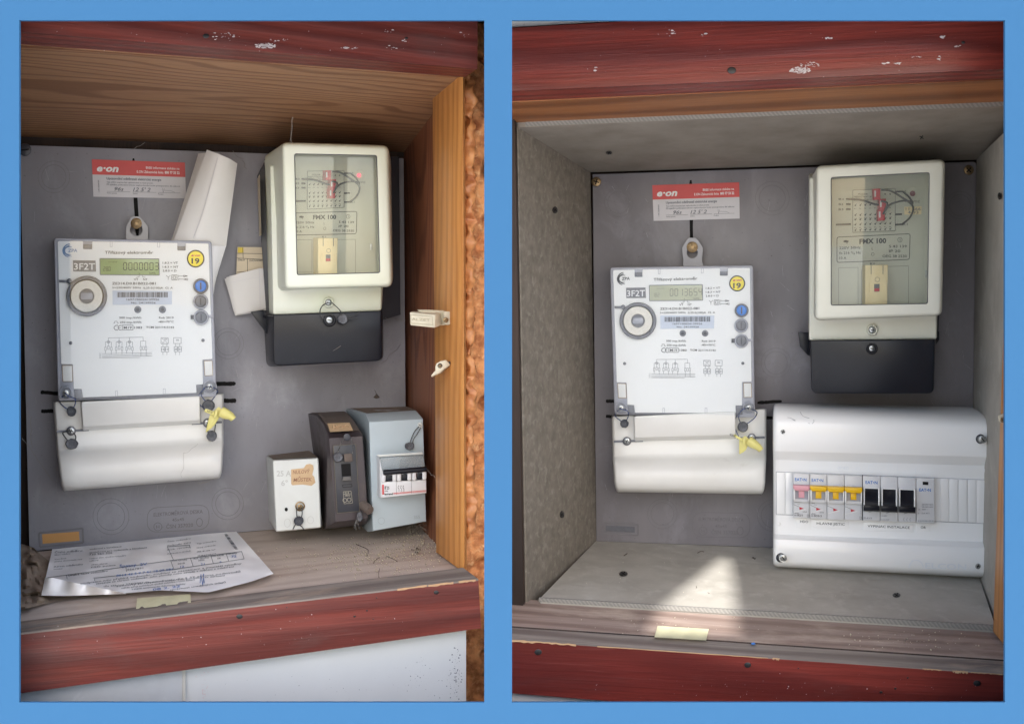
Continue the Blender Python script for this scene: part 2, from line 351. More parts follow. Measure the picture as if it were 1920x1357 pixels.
M['foam'] = plain('orange_foam', lin(218, 154, 98), .4, c2=lin(170, 104, 64), sc=60, amt=1, bmp=.5, dust=lin(222, 192, 160), dlo=.6, dhi=.75, dsc=50)
M['straw'] = wood('pale_split_wood', lin(206, 176, 148), lin(160, 124, 98), 'v', .8, 60, 3, .6)
M['ivory'] = plain('aged_ivory_plastic', lin(206, 198, 176), .5, c2=lin(180, 170, 148), sc=50)
M['pink'] = plain('pink_lever', lin(224, 164, 176), .35)
M['amber'] = plain('yellow_lever', lin(238, 190, 26), .35)
M['eaton'] = plain('blue_print', lin(20, 112, 196), .5)
M['whitep'] = plain('white_print', lin(236, 236, 236), .5)
M['pen'] = plain('blue_pen_ink', lin(88, 128, 196), .7)
M['crumb'] = plain('pale_crumb', lin(244, 236, 214), .8)
M['chip'] = plain('bare_wood_chip', lin(204, 166, 128), .8)
M['splash'] = plain('white_paint_splash', lin(226, 214, 214), .7)
M['web'] = plain('cobweb_thread', lin(150, 146, 140), .9)
M['scratch'] = plain('pale_scratch', lin(178, 178, 184), .6)
M['dirt'] = plain('dirt_speck', lin(76, 70, 66), .9)
M['glass'] = clear('window_glass', (.97, .98, .96, 1), 1.0, .02, .07)
M['acryl'] = clear('clear_acrylic', (.96, .97, .98, 1), .9, .04)
M['bluecl'] = clear('clear_blue_tint', (.78, .88, .96, 1), .8, .08, .25)
M['ground'] = plain('pale_paving', lin(208, 205, 200), .9)
M['masonry'] = plain('dark_masonry', lin(120, 104, 92), .95, c2=lin(90, 76, 66), sc=20)
M['roof'] = plain('roof_board', lin(150, 140, 130), .8)
def ledmat():
    m, t, p = newmat('lit_red_lamp'); p.inputs['Base Color'].default_value = lin(220, 30, 60); p.inputs['Emission Color'].default_value = (1, .05, .12, 1); p.inputs['Emission Strength'].default_value = .5; return m
M['led'] = ledmat()

# ---------------------------------------------------------------- small builders
def screw(pl, x, y, r, w, h, mat, parent, kind='cross', rot=.4, ry=None, name='screw'):
    mb = MB(pl.cab); c = circ(x, y, r, ry, 18); box(mb, pl, c, w-.001, c, w+h, r*.25); o = obj(name, mb, mat, parent)
    mb = MB(pl.cab); q = r*.62; wd = r*.24
    for a in ([rot, rot+math.pi/2] if kind == 'cross' else [rot]):
        hline(mb, pl, x-q*math.cos(a), y-q*math.sin(a), x+q*math.cos(a), y+q*math.sin(a), wd, w+h+.0002+.0001*(a != rot))
    if parent is not None: obj('screw_slot', mb, M['black'], o)
    return o
def part(name, pl, back, w0, front, w1, mat, parent, bev=1.5, **kw):
    mb = MB(pl.cab); box(mb, pl, back, w0, front, w1, bev); return obj(name, mb, mat, parent, **kw)
def slab(name, pl, poly, w0, w1, mat, parent, bev=1.0, **kw): return part(name, pl, poly, w0, poly, w1, mat, parent, bev, **kw)
def seal(pl, cx, cy, r, w, wires, label, mat='lead', wmat='wireg', wr=.0006, ry=None, group=None, rot=.5):
    base = pl.P(cx, cy+r, w); t = thing('lead_seal', label, 'seal', base, group)
    rd = random.Random(int(cx*7+cy)); ry = ry or r
    pg = [(x+rd.uniform(-.07, .07)*r, y+rd.uniform(-.07, .07)*r) for x, y in circ(cx, cy, r, ry, 18)]
    pg2 = inset(pg, r*.28); mb = MB(pl.cab); m = px2m(pl, cx, cy, w)
    mb.loft([[pl.P(*p, w) for p in pg2], [pl.P(*p, w+.0012) for p in pg], [pl.P(*p, w+.0035) for p in pg], [pl.P(*p, w+.0048) for p in inset(pg, r*.12)], [pl.P(*p, w+.0042) for p in pg2]])
    obj('disc', mb, M[mat], t)
    mb = MB(pl.cab)
    for q in wires: wire(mb, pl, q, wr, 5, 6)
    obj('wire', mb, M[wmat], t)
    mb = MB(pl.cab)
    text(mb, pl, 'NX', cx-r*.45, cy+r*.3, cx+r*.45, r*.6, w+.0045, bold=.01); obj('stamp', mb, M['leadb' if mat == 'lead' else 'lead'], t)
    return t
def sevenseg(mb, pl, ch, x, y, wd, h, th, w, mp):
    seg = {'0': 'abcdef', '1': 'bc', '2': 'abged', '3': 'abgcd', '4': 'fgbc', '5': 'afgcd', '6': 'afgedc', '7': 'abc', '8': 'abcdefg', '9': 'abcdfg'}[ch]
    g = th*.35; P_ = {'a': (x+g, y, x+wd-g, y), 'g': (x+g, y+h/2, x+wd-g, y+h/2), 'd': (x+g, y+h, x+wd-g, y+h), 'f': (x, y+g, x, y+h/2-g), 'b': (x+wd, y+g, x+wd, y+h/2-g), 'e': (x, y+h/2+g, x, y+h-g), 'c': (x+wd, y+h/2+g, x+wd, y+h-g)}
    for s in seg:
        x0, y0, x1, y1 = P_[s]; t = th/2
        q = [(x0, y0-t), (x1, y1-t), (x1, y1+t), (x0, y0+t)] if s in 'agd' else [(x0-t, y0), (x0+t, y0), (x1+t, y1), (x1-t, y1)]
        flat(mb, pl, [mp(*p) for p in q], w)

# ================================================================= the blue board with its two openings
BY = .785
def B(x, y, dy=0): r = ray(x, y); return r*BY+Vector((0, dy, 0))
mb = MB(L)
xs = [-1500, 36, 908, 960, 1884.5, 3420]; ys = [-1050, 38.5, 1316, 2400]
for i in range(5):
    for j in range(3):
        if j == 1 and i in (1, 3): continue
        q = [(xs[i], ys[j]), (xs[i+1], ys[j]), (xs[i+1], ys[j+1]), (xs[i], ys[j+1])]
        mb.face([B(*p) for p in q]); mb.face([B(*p, .0025) for p in q])
for (a, b) in ((36, 908), (960, 1884.5)):
    q = [(a, 38.5), (b, 38.5), (b, 1316), (a, 1316)]
    for k in range(4): mb.face([B(*q[k]), B(*q[(k+1) % 4]), B(*q[(k+1) % 4], .0025), B(*q[k], .0025)])
q = [(-1500, -1050), (3420, -1050), (3420, 2400), (-1500, 2400)]
for k in range(4): mb.face([B(*q[k]), B(*q[(k+1) % 4]), B(*q[(k+1) % 4], .0025), B(*q[k], .0025)])
bmesh.ops.remove_doubles(mb.bm, verts=mb.bm.verts, dist=1e-5)
obj('wall', mb, M['blue'], kind='structure', smooth=False)
mb = MB(L); mb.face([Vector(p) for p in ((-30, -30, -1.3), (30, -30, -1.3), (30, 30, -1.3), (-30, 30, -1.3))]); obj('ground', mb, M['ground'], kind='structure')  # added unseen plane, pale so it bounces light up into the cabinets

mb = MB(L)      # unseen housing added round both cabinets to block stray light
c8 = [Vector(p) for p in ((-.95, .80, -.62), (.95, .80, -.62), (.95, .80, .62), (-.95, .80, .62), (-.95, 1.75, -.62), (.95, 1.75, -.62), (.95, 1.75, .62), (-.95, 1.75, .62))]
for f_ in ((0, 1, 5, 4), (1, 2, 6, 5), (2, 3, 7, 6), (3, 0, 4, 7), (4, 5, 6, 7)):
    mb.face([c8[k] for k in f_])
    q = [c8[k] for k in f_]; c = Vector((0, 1.2, 0)); n = (q[1]-q[0]).cross(q[2]-q[0]).normalized(); n = n if n.dot(q[0]-c) > 0 else -n; mb.face([p+n*.05 for p in q])
obj('recess_wall', mb, M['masonry'], kind='structure', smooth=False)
# ================================================================= left cabinet
FL = plane3(L, (55, 1035, 0), (480, 996, 0), (480, 1113, .277), (0, 0, 1))     # floor board
cabL = thing('meter_cabinet', 'open cabinet in the left picture with dull red rails and brown wood lining', 'cabinet', L.P(480, 1200, .2))
def quadprism(name, cab, A, Bq, mat, parent, **kw):
    mb = MB(cab); mb.loft([[cab.P(*p) for p in A], [cab.P(*p) for p in Bq]]); return obj(name, mb, mat, parent, smooth=False, **kw)
def strip(pts0, pts1, th):   # two rings: left end, right end of a beam given by (x, y, w) corner points
    return pts0, pts1
# top rail: section corners front-top, front-bottom, back-bottom, back-top
quadprism('top_rail', L, [(-60, -70, .32), (-60, 52, .32), (-60, 76, .282), (-60, -60, .282)], [(896, -30, .32), (895, 129.5, .32), (871, 145, .282), (872, -20, .282)], M['red'], cabL)
quadprism('bottom_rail', L, [(-60, 1199, .32), (-60, 1313, .32), (-60, 1300, .285), (-60, 1180, .282)], [(897, 1086, .32), (902, 1177, .32), (893, 1165, .285), (869, 1066, .282)], M['red'], cabL)
# worn grey top of the bottom rail
quadprism('rail_top', L, [(-60, 1197.5, .3205), (-60, 1176, .283), (-60, 1186, .283), (-60, 1201, .3205)], [(897, 1085, .3205), (868, 1063.5, .283), (868, 1070, .283), (897, 1088, .3205)], M['edgewood'], cabL)
# ceiling board
quadprism('ceiling_board', L, [(-60, 77, .281), (-60, 252, -.03), (-60, 200, -.03), (-60, 20, .281)], [(872, 146, .281), (765, 286, -.03), (765, 240, -.03), (872, 90, .281)], M['brown'], cabL)
quadprism('ceiling_moulding', L, [(-60, 79, .279), (-60, 90, .262), (-60, 70, .262), (-60, 60, .279)], [(872, 147.5, .279), (862, 155, .262), (870, 140, .262), (880, 130, .279)], M['brown2'], cabL)
# floor board
A = [FL.P(-60, 1046, .0), FL.P(766, 968, 0), FL.P(870, 1065, 0), FL.P(-60, 1177, 0)]
mb = MB(L); mb.loft([A, [p-FL.n*.018 for p in A]]); obj('floor_board', mb, M['dusty'], cabL, smooth=False)
# side board and batten
quadprism('side_board', L, [(757, 255, -.03), (838, 165, .22), (856, 165, .22), (775, 250, -.03)], [(762, 990, -.03), (842, 1068, .22), (858, 1068, .22), (780, 990, -.03)], M['sidewood'], cabL)
mb = MB(L)
mb.loft([[L.P(*p) for p in q] for q in ([(811, 150, .205), (858, 118, .279), (868, 120, .283), (872, 122, .27), (856, 150, .15), (826, 160, .12)],
                                        [(818, 1034.5, .205), (864.5, 1069, .279), (871, 1069, .283), (875, 1069, .27), (862, 1034, .15), (830, 1030, .12)])])
obj('batten', mb, M['orange'], cabL)
quadprism('back_board', L, [(-60, 200, -.031), (-60, 1090, -.031), (-60, 1090, -.05), (-60, 200, -.05)], [(800, 200, -.031), (800, 1050, -.031), (800, 1050, -.05), (800, 200, -.05)], M['darkwood'], cabL)
quadprism('left_board', L, [(-10, 220, -.03), (-130, 60, .28), (-160, 60, .28), (-40, 220, -.03)], [(12, 1060, -.03), (-90, 1200, .28), (-130, 1200, .28), (-20, 1060, -.03)], M['darkwood'], cabL)
mb = MB(L)     # paint splashes, nail heads and knots on the red rails
for i, a in enumerate([(497, 86, 20, 5, 130, .4, 1.6), (645, 90, 9, 2, 12, .5, 1.8), (665, 91, 6, 2, 10, .5, 1.8), (732, 58, 14, 4, 8, .4, 1.2), (735, 89, 10, 4, 6, .4, 1.4), (420, 68, 30, 10, 22, .4, 1.6), (757, 77, 6, 3, 5, .6, 2.4), (525, 76, 20, 4, 16, .4, 1.4), (870, 62, 10, 8, 6, .4, 1.4)]):
    specks(mb, L, *a, .3204, seed=i, elong=2.6)
specks(mb, L, 450, 75, 430, 30, 40, .3, .9, .3204, 31, ellipse=False)
specks(mb, L, 450, 1190, 430, 50, 60, .3, 1.1, .3204, 32)
obj('paint_splash', mb, M['splash'], cabL, kind='stuff')
for x, y, r in ((386, 68, 6), (449, 1155, 6), (818, 1110, 5), (762, 72, 3), (706, 1120, 1.6), (688, 1144, 2), (665, 1155, 2.4), (700, 1160, 1.4), (538, 1138, 1.4)):
    mb = MB(L); box(mb, L, circ(x, y, r, r*.75, 10), .319, circ(x, y, r, r*.75, 10), .3208, .5); obj('nail_head', mb, M['darkmetal'], cabL)
mb = MB(L); rd = random.Random(4)
for a, b in ((745, 800), (803, 850), (860, 892)):
    pg = []
    for k in range(9): x = a+(b-a)*k/8; yb = 1087+(897-x)*.1175; pg.append((x, yb-1.5-rd.random()*1.5))
    for k in range(9): x = b-(b-a)*k/8; yb = 1087+(897-x)*.1175; pg.append((x, yb+.5+rd.random()*2.0))
    flat(mb, L, pg, .3215)
obj('bare_chip', mb, M['chip'], cabL, kind='stuff')
# dust and crumbs on the floor board
mb = MB(L)
specks(mb, FL, 720, 1040, 110, 42, 900, .4, 1.9, .0003, 5, lump=.0006)
specks(mb, FL, 790, 1015, 34, 34, 320, .5, 2.2, .0003, 6, lump=.0006)
specks(mb, FL, 590, 1050, 120, 45, 260, .5, 1.7, .0003, 7, lump=.0006)
obj('crumbs', mb, M['crumb'], label='pale crumbs and dust scattered on the wooden floor under the old breaker boxes', cat='debris', kind='stuff')
mb = MB(L)
for pts in ([(700, 1055), (706, 1048), (712, 1045)], [(725, 1042), (735, 1046), (745, 1052)], [(668, 1020), (690, 1030), (688, 1042)], [(712, 1065), (710, 1080), (718, 1100)]):
    wire(mb, FL, [(x, y, .0015) for x, y in pts], .0003, 4, 4)
specks(mb, FL, 780, 1030, 8, 6, 10, 1, 3.5, .001, 9, lump=.0012)
obj('dead_leaf', mb, M['dust2'], label='dark twigs and leaf scraps lying in the dust by the orange batten', cat='debris', kind='stuff')

# panel L
panL = thing('mounting_panel', 'clean grey mounting board in the left picture, its label slot filled orange', 'panel', L.P(400, 1000, 0))
PLq = [(37-10, 271.5), (748, 296), (757, 300), (762, 969), (480, 995), (55, 1033)]
slab('board', L, [(37, 272), (757, 297), (762, 969.5), (480, 995), (55, 1033)], -.03, 0, M['panel_l'], panL, 1.0)
def panel_marks(pl, pan, rings, txt, ang):
    for x, y, r in rings: mb = MB(pl.cab); ringf(mb, pl, x, y, r, .6, .0004, n=40); ringf(mb, pl, x, y, r*.77, .7, .0004, n=36); obj('knockout_ring', mb, M['engrave'], pan)
    mb = MB(pl.cab)
    x0, x1, yb, sy = txt
    pg = rr([(x0-12, yb-31), (x1+12, yb-31+ang*(x1-x0)), (x1+12, yb+15+ang*(x1-x0)), (x0-12, yb+15)], 20); outline(mb, pl, pg, .8, .0004)
    text(mb, pl, 'ELEKTROMĚROVÁ DESKA', x0, yb-15, x1, 7, .0004, ang); text(mb, pl, '45x45', (x0+x1)/2-11, yb-3+ang*40, (x0+x1)/2+11, 6, .0004, ang)
    text(mb, pl, 'ČSN 357020', x0+24, yb+9+ang*24, x0+74, 7, .0004, ang)
    ringf(mb, pl, x0+8, yb+4, 8, 1, .0004); ringf(mb, pl, x1-6, yb+2+ang*90, 6, 1, .0004, 8); text(mb, pl, 'H', x0+5, yb+7, x0+11, 6, .0004)
    obj('embossed_mark', mb, M['engrave'], pan)
panel_marks(L, panL, [(101, 332, 30), (208, 968, 34), (427, 944, 30), (428, 644, 29)], (288, 380, 983, 1), -.07)
def slot(mb, pl, x0, y0, x1, y1, wd): 
    l = math.hypot(x1-x0, y1-y0); nx, ny = -(y1-y0)/l*wd/2, (x1-x0)/l*wd/2; rd = random.Random(int(x0+y0)); n = 14; a = []; b = []
    for k in range(n+1):
        t = k/n; e = 1 if 0 < k < n else .5; a.append((x0+(x1-x0)*t+nx*(e+rd.uniform(-.15, .15)), y0+(y1-y0)*t+ny*(e+rd.uniform(-.15, .15)))); b.append((x0+(x1-x0)*t-nx*(e+rd.uniform(-.15, .15)), y0+(y1-y0)*t-ny*(e+rd.uniform(-.15, .15))))
    flat(mb, pl, a+b[::-1], .0006)
for a in ((250, 297, 258, 442, 7), (76, 735, 112, 738, 7), (77, 771, 105, 770, 7), (400, 720, 442, 719, 8), (415, 751, 443, 751, 8)): mb = MB(L); slot(mb, L, *a); obj('slot', mb, M['black'], panL)
mb = MB(L); outline(mb, L, [(73, 999), (155, 990), (156, 1017), (75, 1025)], 3.5, .0008); obj('label_frame', mb, M['engrave'], panL)
mb = MB(L); flat(mb, L, [(79, 1001), (148, 996), (149, 1013), (80, 1019)], .0007); obj('label_insert', mb, plain('orange_card', lin(196, 146, 88), .6), panL)
screw(L, 47, 281, 12, 0, .006, M['darkpl'], panL, 'flat', -.1)
screw(L, 740, 313, 8, 0, .005, M['darkpl'], panL, 'flat', 1.2)

def scratches(pl, pan, x0, y0, x1, y1, n, seed):
    mb = MB(pl.cab); rd = random.Random(seed)
    for _ in range(n):
        x, y = rd.uniform(x0, x1), rd.uniform(y0, y1); a = rd.choice((rd.uniform(1.2, 1.9), rd.uniform(0, 3.14))); l = rd.uniform(4, 26); px = x; py = y
        for k in range(4):
            a += rd.uniform(-.12, .12); nx_, ny_ = px+l/4*math.cos(a), py+l/4*math.sin(a); hline(mb, pl, px, py, nx_, ny_, rd.uniform(.15, .45), .0003+.00002*k); px, py = nx_, ny_
    obj('scratch', mb, M['scratch'], pan, kind='stuff')
    mb = MB(pl.cab)
    specks(mb, pl, (x0+x1)/2, (y0+y1)/2, (x1-x0)/2, (y1-y0)/2, 160, .25, 1.0, .0004, seed, ellipse=False); obj('dirt_speck', mb, M['dirt'], pan, kind='stuff')
scratches(L, panL, 60, 300, 740, 950, 130, 5)

# ================================================================= sticker builder
def sticker(pl, q, label):
    """q = TL, TR, BR, BL in photo pixels"""
    t = thing('warning_sticker', label, 'sticker', pl.P((q[2][0]+q[3][0])/2, q[2][1], 0))
    def mp(s, v): a = Vector(q[0]).lerp(Vector(q[1]), s); b = Vector(q[3]).lerp(Vector(q[2]), s); return tuple(a.lerp(b, v))
    mq = lambda X, Y: mp(X/100, Y/40)
    def rect(x0, y0, x1, y1): return [mq(x0, y0), mq(x1, y0), mq(x1, y1), mq(x0, y1)]
    slab('paper', pl, rect(0, 0, 100, 40), 0, .0008, M['labelw'], t, .3)
    mb = MB(pl.cab); flat(mb, pl, rect(0, 0, 100, 16.2), .0010); obj('red_band', mb, M['redp'], t)
    mb = MB(pl.cab); w = .0013
    text(mb, pl, 'e·on', 5, 12.6, 28.5, 7.5, w, bold=.035, shear=.25, mp=mq)
    text(mb, pl, 'Bližší informace získáte na', 58, 8.2, 94, 2.6, w, mp=mq); text(mb, pl, 'E.ON Zákaznická linka', 48, 13, 76.5, 2.7, w, mp=mq); text(mb, pl, '800 77 33 22', 78, 13, 94, 2.8, w, bold=.03, mp=mq)
    obj('white_text', mb, M['whitep'], t)
    mb = MB(pl.cab)
    text(mb, pl, 'Upozornění odběrateli elektrické energie', 15, 21.2, 74, 2.7, w, bold=.02, mp=mq)
    text(mb, pl, 'Tato měřicí souprava byla zaplombována ve všech prvcích.', 15, 24.6, 65, 1.6, w, mp=mq)
    text(mb, pl, 'Při zjištění poškození tohoto zaplombování bude postupováno dle zákona', 15, 27.3, 94, 1.6, w, mp=mq)
    for a, b, s in ((15, 40, 'Počet plomb'), (43, 68, 'Datum'), (70, 94, 'Podpis')):
        hline(mb, pl, *mq(a, 34), *mq(b, 34), .5, w); text(mb, pl, s, a, 36.4, a+len(s)*.95, 1.4, w, mp=mq)
    text(mb, pl, '0504020149-1', 22, 7, 35, 1.4, w, mp=mq, vert=True)
    obj('printed_text', mb, M['inkg'], t)
    mb = MB(pl.cab)
    text(mb, pl, '96s', 23, 33, 33, 4, w+.0002, shear=.3, mp=mq); text(mb, pl, "12 5' 2", 43, 33.2, 62, 4.2, w+.0002, shear=.3, mp=mq)
    for a in ((75, 29, 75.5, 34), (75.5, 34, 77, 29.5), (77, 31.5, 84, 31.8), (84, 31.8, 88, 33.4)): hline(mb, pl, *mq(a[0], a[1]), *mq(a[2], a[3]), .5, w+.0002)
    obj('handwriting', mb, M['inkg'], t); return t
sticker(L, [(172, 299), (346.5, 305), (349, 372.5), (175, 369)], 'red and white notice sticker above the meter in the left picture, overlapped by rolled paper')

# ================================================================= electricity meter builder
def meter(pl, mp, label, digits, small, lcdm, segm, zpa, brk, tc, sc, capx):
    """mp maps face coordinates (0..1357) to photo pixels; brk bracket polygon + hole; tc terminal cover corners"""
    t = thing('electricity_meter', label, 'electricity meter', pl.P((tc[2][0]+tc[3][0])/2, tc[2][1], 0))
    g = lambda *ps: [mp(*p) for p in ps]; W0 = .070; w = W0+.0022
    # bracket
    poly, hx, hy, hr = brk; n = 28; outer = []; m = len(poly)
    for k in range(n):
        a = -k*2*math.pi/n; dx, dy = math.cos(a), math.sin(a); best = None
        for i in range(m):
            x1, y1 = poly[i]; x2, y2 = poly[(i+1) % m]; ex, ey = x2-x1, y2-y1; den = dx*ey-dy*ex
            if abs(den) < 1e-9: continue
            s = ((x1-hx)*ey-(y1-hy)*ex)/den; u = ((x1-hx)*dy-(y1-hy)*dx)/den
            if s > 0 and -1e-6 <= u <= 1+1e-6 and (best is None or s < best): best = s
        outer.append((hx+dx*best, hy+dy*best))
    hole = circ(hx, hy, hr, hr, n); mb = MB(pl.cab)
    mb.loft([[pl.P(*p, .010) for p in hole], [pl.P(*p, .010) for p in outer], [pl.P(*p, .014) for p in outer], [pl.P(*p, .014) for p in hole], [pl.P(*p, .010) for p in hole]], True, False, False)
    obj('hanging_bracket', mb, M['frost'], t)
    bx, by = brk[1], brk[2]-hr*1.0
    mb = MB(pl.cab); hexa = circ(bx, by, 9.5, 9.5, 6); box(mb, pl, circ(bx, by, 10.5), .014, circ(bx, by, 10.5), .0155, .4); box(mb, pl, hexa, .0155, hexa, .021, .8); box(mb, pl, circ(bx, by, 5), .02, circ(bx, by, 5), .03, 1); obj('bolt', mb, M['brass'], t)
    # case
    c4 = g((45, 65), (1225, 88), (1262, 1252), (75, 1282)); case = rr(c4, 7, 5)
    part('case', pl, inset(case, .5), .004, case, W0, M['frost'], t, 2.2)
    face = rr(g((72, 88), (262, 90), (262, 148), (330, 150), (330, 92), (968, 103), (968, 158), (1030, 160), (1030, 105), (1200, 108), (1230, 970), (1155, 975), (1160, 1160), (1108, 1161), (1112, 1222), (262, 1257), (252, 1193), (193, 1194), (186, 1008), (98, 1008)), [3]+[1.5]*19, 2)
    slab('face_plate', pl, face, W0-.001, W0+.0012, M['white'], t, .5, smooth=False)
    for a in ((260, 88, 330, 148), (968, 103, 1030, 158)):
        slab('top_clip', pl, g((a[0], a[1]+24), (a[2], a[1]+24), (a[2], a[3]), (a[0], a[3])), W0-.001, W0+.0006, M['frostd'], t, .5)
    for a in ((465, 92, 480, 130), (820, 96, 836, 134), (505, 1208, 520, 1248), (862, 1192, 878, 1232)):
        mb = MB(pl.cab); outline(mb, pl, g((a[0], a[1]), (a[2], a[1]), (a[2], a[3]), (a[0], a[3])), .6, w); obj('rib', mb, M['frost'], t)
    for q in (((106, 1018), (180, 1018), (184, 1138), (112, 1138)), ((1168, 984), (1228, 982), (1234, 1092), (1174, 1096))):
        slab('side_window', pl, g(*q), W0, W0+.0015, M['cover'], t, .6)
        mb = MB(pl.cab); outline(mb, pl, g(*q), 1.0, W0+.0018); obj('window_frame', mb, M['brass'], t)
    for q in (((196, 1196), (250, 1196), (258, 1268), (200, 1270)), ((1108, 1163), (1162, 1162), (1166, 1232), (1112, 1240))):
        slab('corner_clip', pl, g(*q), W0, W0+.0014, M['frostd'], t, .7)
    mb = MB(pl.cab); hline(mb, pl, *mp(255, 1266), *mp(1112, 1232), 3.0, W0+.0014); obj('bottom_seam', mb, M['frostd'], t)
    # lens ring
    cx, cy = mp(290, 500); k = sc
    mb = MB(pl.cab)
    mb.loft([[pl.P(*p, q) for p in circ(cx, cy, r*k, r*k, 40)] for r, q in ((153, W0), (153, .077), (147, .0785), (128, .0785), (122, .074))], True, False, False); obj('lens_ring', mb, M['frostd'], t)
    mb = MB(pl.cab); mb.loft([[pl.P(*p, q) for p in circ(cx, cy, r*k, r*k, 40)] for r, q in ((122, .074), (118, .0765), (58, .0765), (54, .073))], True, False, False); obj('washer', mb, M['silver'], t)
    mb = MB(pl.cab); flat(mb, pl, circ(cx, cy, 56*k), .0735); obj('lens', mb, M['frostd'], t)
    mb = MB(pl.cab); q = g((245, 475), (335, 475), (335, 525), (245, 525)); box(mb, pl, rr(q, 4), .0735, rr(q, 4), .075, .8); obj('lens_slot', mb, M['frost'], t)
    slab('ring_tab', pl, g((82, 378), (150, 380), (150, 400), (84, 398)), W0, .0735, M['frostd'], t, .4)
    bx, by = mp(160, 388); slab('ring_knob', pl, circ(bx, by, 20*k), W0, .0755, M['frostd'], t, .8)
    # display
    slab('display', pl, rr(g((390, 220), (828, 224), (832, 341), (392, 338)), 1.5), W0, w, lcdm, t, .3)
    mb = MB(pl.cab); outline(mb, pl, g((388, 218), (830, 222), (834, 343), (390, 340)), 1.2, w+.0002); obj('display_frame', mb, M['inkg'], t)
    mb = MB(pl.cab)
    for i, ch in enumerate(digits): sevenseg(mb, pl, ch, 565+i*39.5, 250, 24, 54, 5.5, w+.0003, mp)
    for i, ch in enumerate(small[0]): sevenseg(mb, pl, ch, small[1]+i*20, 280, 12, 30, 3, w+.0003, mp)
    flat(mb, pl, g((small[2], 308), (small[2]+4, 308), (small[2]+4, 312), (small[2], 312)), w+.0003)
    text(mb, pl, 'L1 L2 L3', 455, 248, 515, 9, w+.0003, mp=mp); text(mb, pl, 'kWh', 760, 335, 805, 14, w+.0003, mp=mp); flat(mb, pl, g((678, 328), (690, 328), (684, 336)), w+.0003)
    obj('display_digits', mb, segm, t)
    # tag block, sticker
    mb = MB(pl.cab); flat(mb, pl, g((187, 232), (356, 234), (360, 317), (189, 315)), w); obj('type_block', mb, M['frostd'], t)
    mb = MB(pl.cab); text(mb, pl, '3F2T', 194, 302, 352, 50, w+.0004, mp=mp); obj('type_text', mb, M['whitep'], t)
    cx, cy = mp(1105, 220); mb = MB(pl.cab); box(mb, pl, circ(cx, cy, 66*k, n=36), W0, circ(cx, cy, 66*k, n=36), w+.0002, .3); st = obj('year_sticker', mb, M['blk'], t)
    mb = MB(pl.cab); flat(mb, pl, circ(cx, cy, 56*k, n=36), w+.0006); obj('sticker_disc', mb, M['yel'], st)
    mb = MB(pl.cab); text(mb, pl, '19', 1074, 256, 1134, 40, w+.0009, bold=.03, mp=mp); obj('sticker_number', mb, M['blk'], st)
    mb = MB(pl.cab); text(mb, pl, 'e·on', 1072, 202, 1140, 17, w+.0009, bold=.03, shear=.3, mp=mp); obj('sticker_name', mb, M['red2'], st)
    # buttons
    for i, (x, y, m1) in enumerate(((1143, 425, 'bluep'), (1142, 540, 'frostd'), (1146, 658, 'frostd'))):
        cx, cy = mp(x, y); mb = MB(pl.cab)
        mb.loft([[pl.P(*p, q) for p in circ(cx, cy, r*k, r*k, 28)] for r, q in ((58, W0), (57, .0755), (52, .0765), (45, .0765), (43, .074))], True, False, False); b = obj('button_collar', mb, M['frost' if i else 'frostd'], t)
        mb = MB(pl.cab); box(mb, pl, circ(cx, cy, 43*k), .073, circ(cx, cy, 43*k), .0765, 1.5); obj('button', mb, M[m1], b)
        mb = MB(pl.cab); hline(mb, pl, *mp(x, y-26), *mp(x, y+26), 10*k, .0768); obj('button_slot', mb, M['darkpl'], b)
    slab('collar_tab', pl, g((1068, 640), (1098, 640), (1098, 672), (1068, 672)), W0, .0745, M['darkpl'], t, .4)
    slab('seal_channel', pl, g((1196, 640), (1240, 641), (1240, 662), (1196, 661)), W0, .0735, M['frost'], t, .4)
    for x, y in ((672, 600), (856, 600)):
        cx, cy = mp(x, y); slab('optical_port', pl, circ(cx, cy, 27*k), W0, w+.0004, M['frostd'], t, .5)
        mb = MB(pl.cab); flat(mb, pl, circ(cx, cy, 14*k), w+.0007); obj('port_lens', mb, M['darkpl'], t)
    for x, y in ((170, 850), (1160, 830)):
        cx, cy = mp(x, y); mb = MB(pl.cab); box(mb, pl, circ(cx, cy, 13*k), W0, circ(cx, cy, 13*k), w+.0006, .4); obj('rivet', mb, M['frostd'], t)
    # print
    mb = MB(pl.cab); T = lambda s, x0, y, x1, h, **kw: text(mb, pl, s, x0, y, x1, h, w, mp=mp, **kw)
    T('Třífázový elektroměr', 425, 184, 788, 22, bold=.006)
    T('1.8.2 = VT', 858, 258, 972, 15); T('1.8.3 = NT', 858, 288, 976, 15); T('2.8.0 = D', 858, 317, 962, 15)
    T('VT', 642, 382, 676, 15); T('NT', 712, 382, 744, 15); T('ZE314.D0.B1B022-081', 480, 414, 806, 19); T('3×230/400V 50Hz', 480, 443, 696, 14); T('0,25-5(100)A  Cl. A', 714, 445, 934, 14)
    T('500 imp./kWh', 534, 668, 698, 15); T('250 imp./kWh', 538, 702, 698, 15); T('Rok 2019', 830, 668, 940, 15); T('-40/+70°C', 824, 698, 940, 15); T('1383', 646, 742, 704, 16); T('TCM 221/14-5143', 734, 740, 942, 15)
    T('M19', 566, 744, 626, 19)
    for q in (((556, 716), (636, 716), (636, 752), (556, 752)), ((926, 342), (966, 342), (966, 378), (926, 378)), ((936, 351), (956, 351), (956, 369), (936, 369))): outline(mb, pl, g(*q), .7, w)
    for x0, x1, y0, s in ((490, 520, 736, 1), (522, 548, 736, 1)):
        pr = None
        for kk in range(9):
            a = R_(70+220*kk/8); p_ = (x1-4+(x1-x0)*.75*math.cos(a), y0-18*math.sin(a)) 
            if pr: hline(mb, pl, *mp(*pr), *mp(*p_), 1.0, w)
            pr = p_
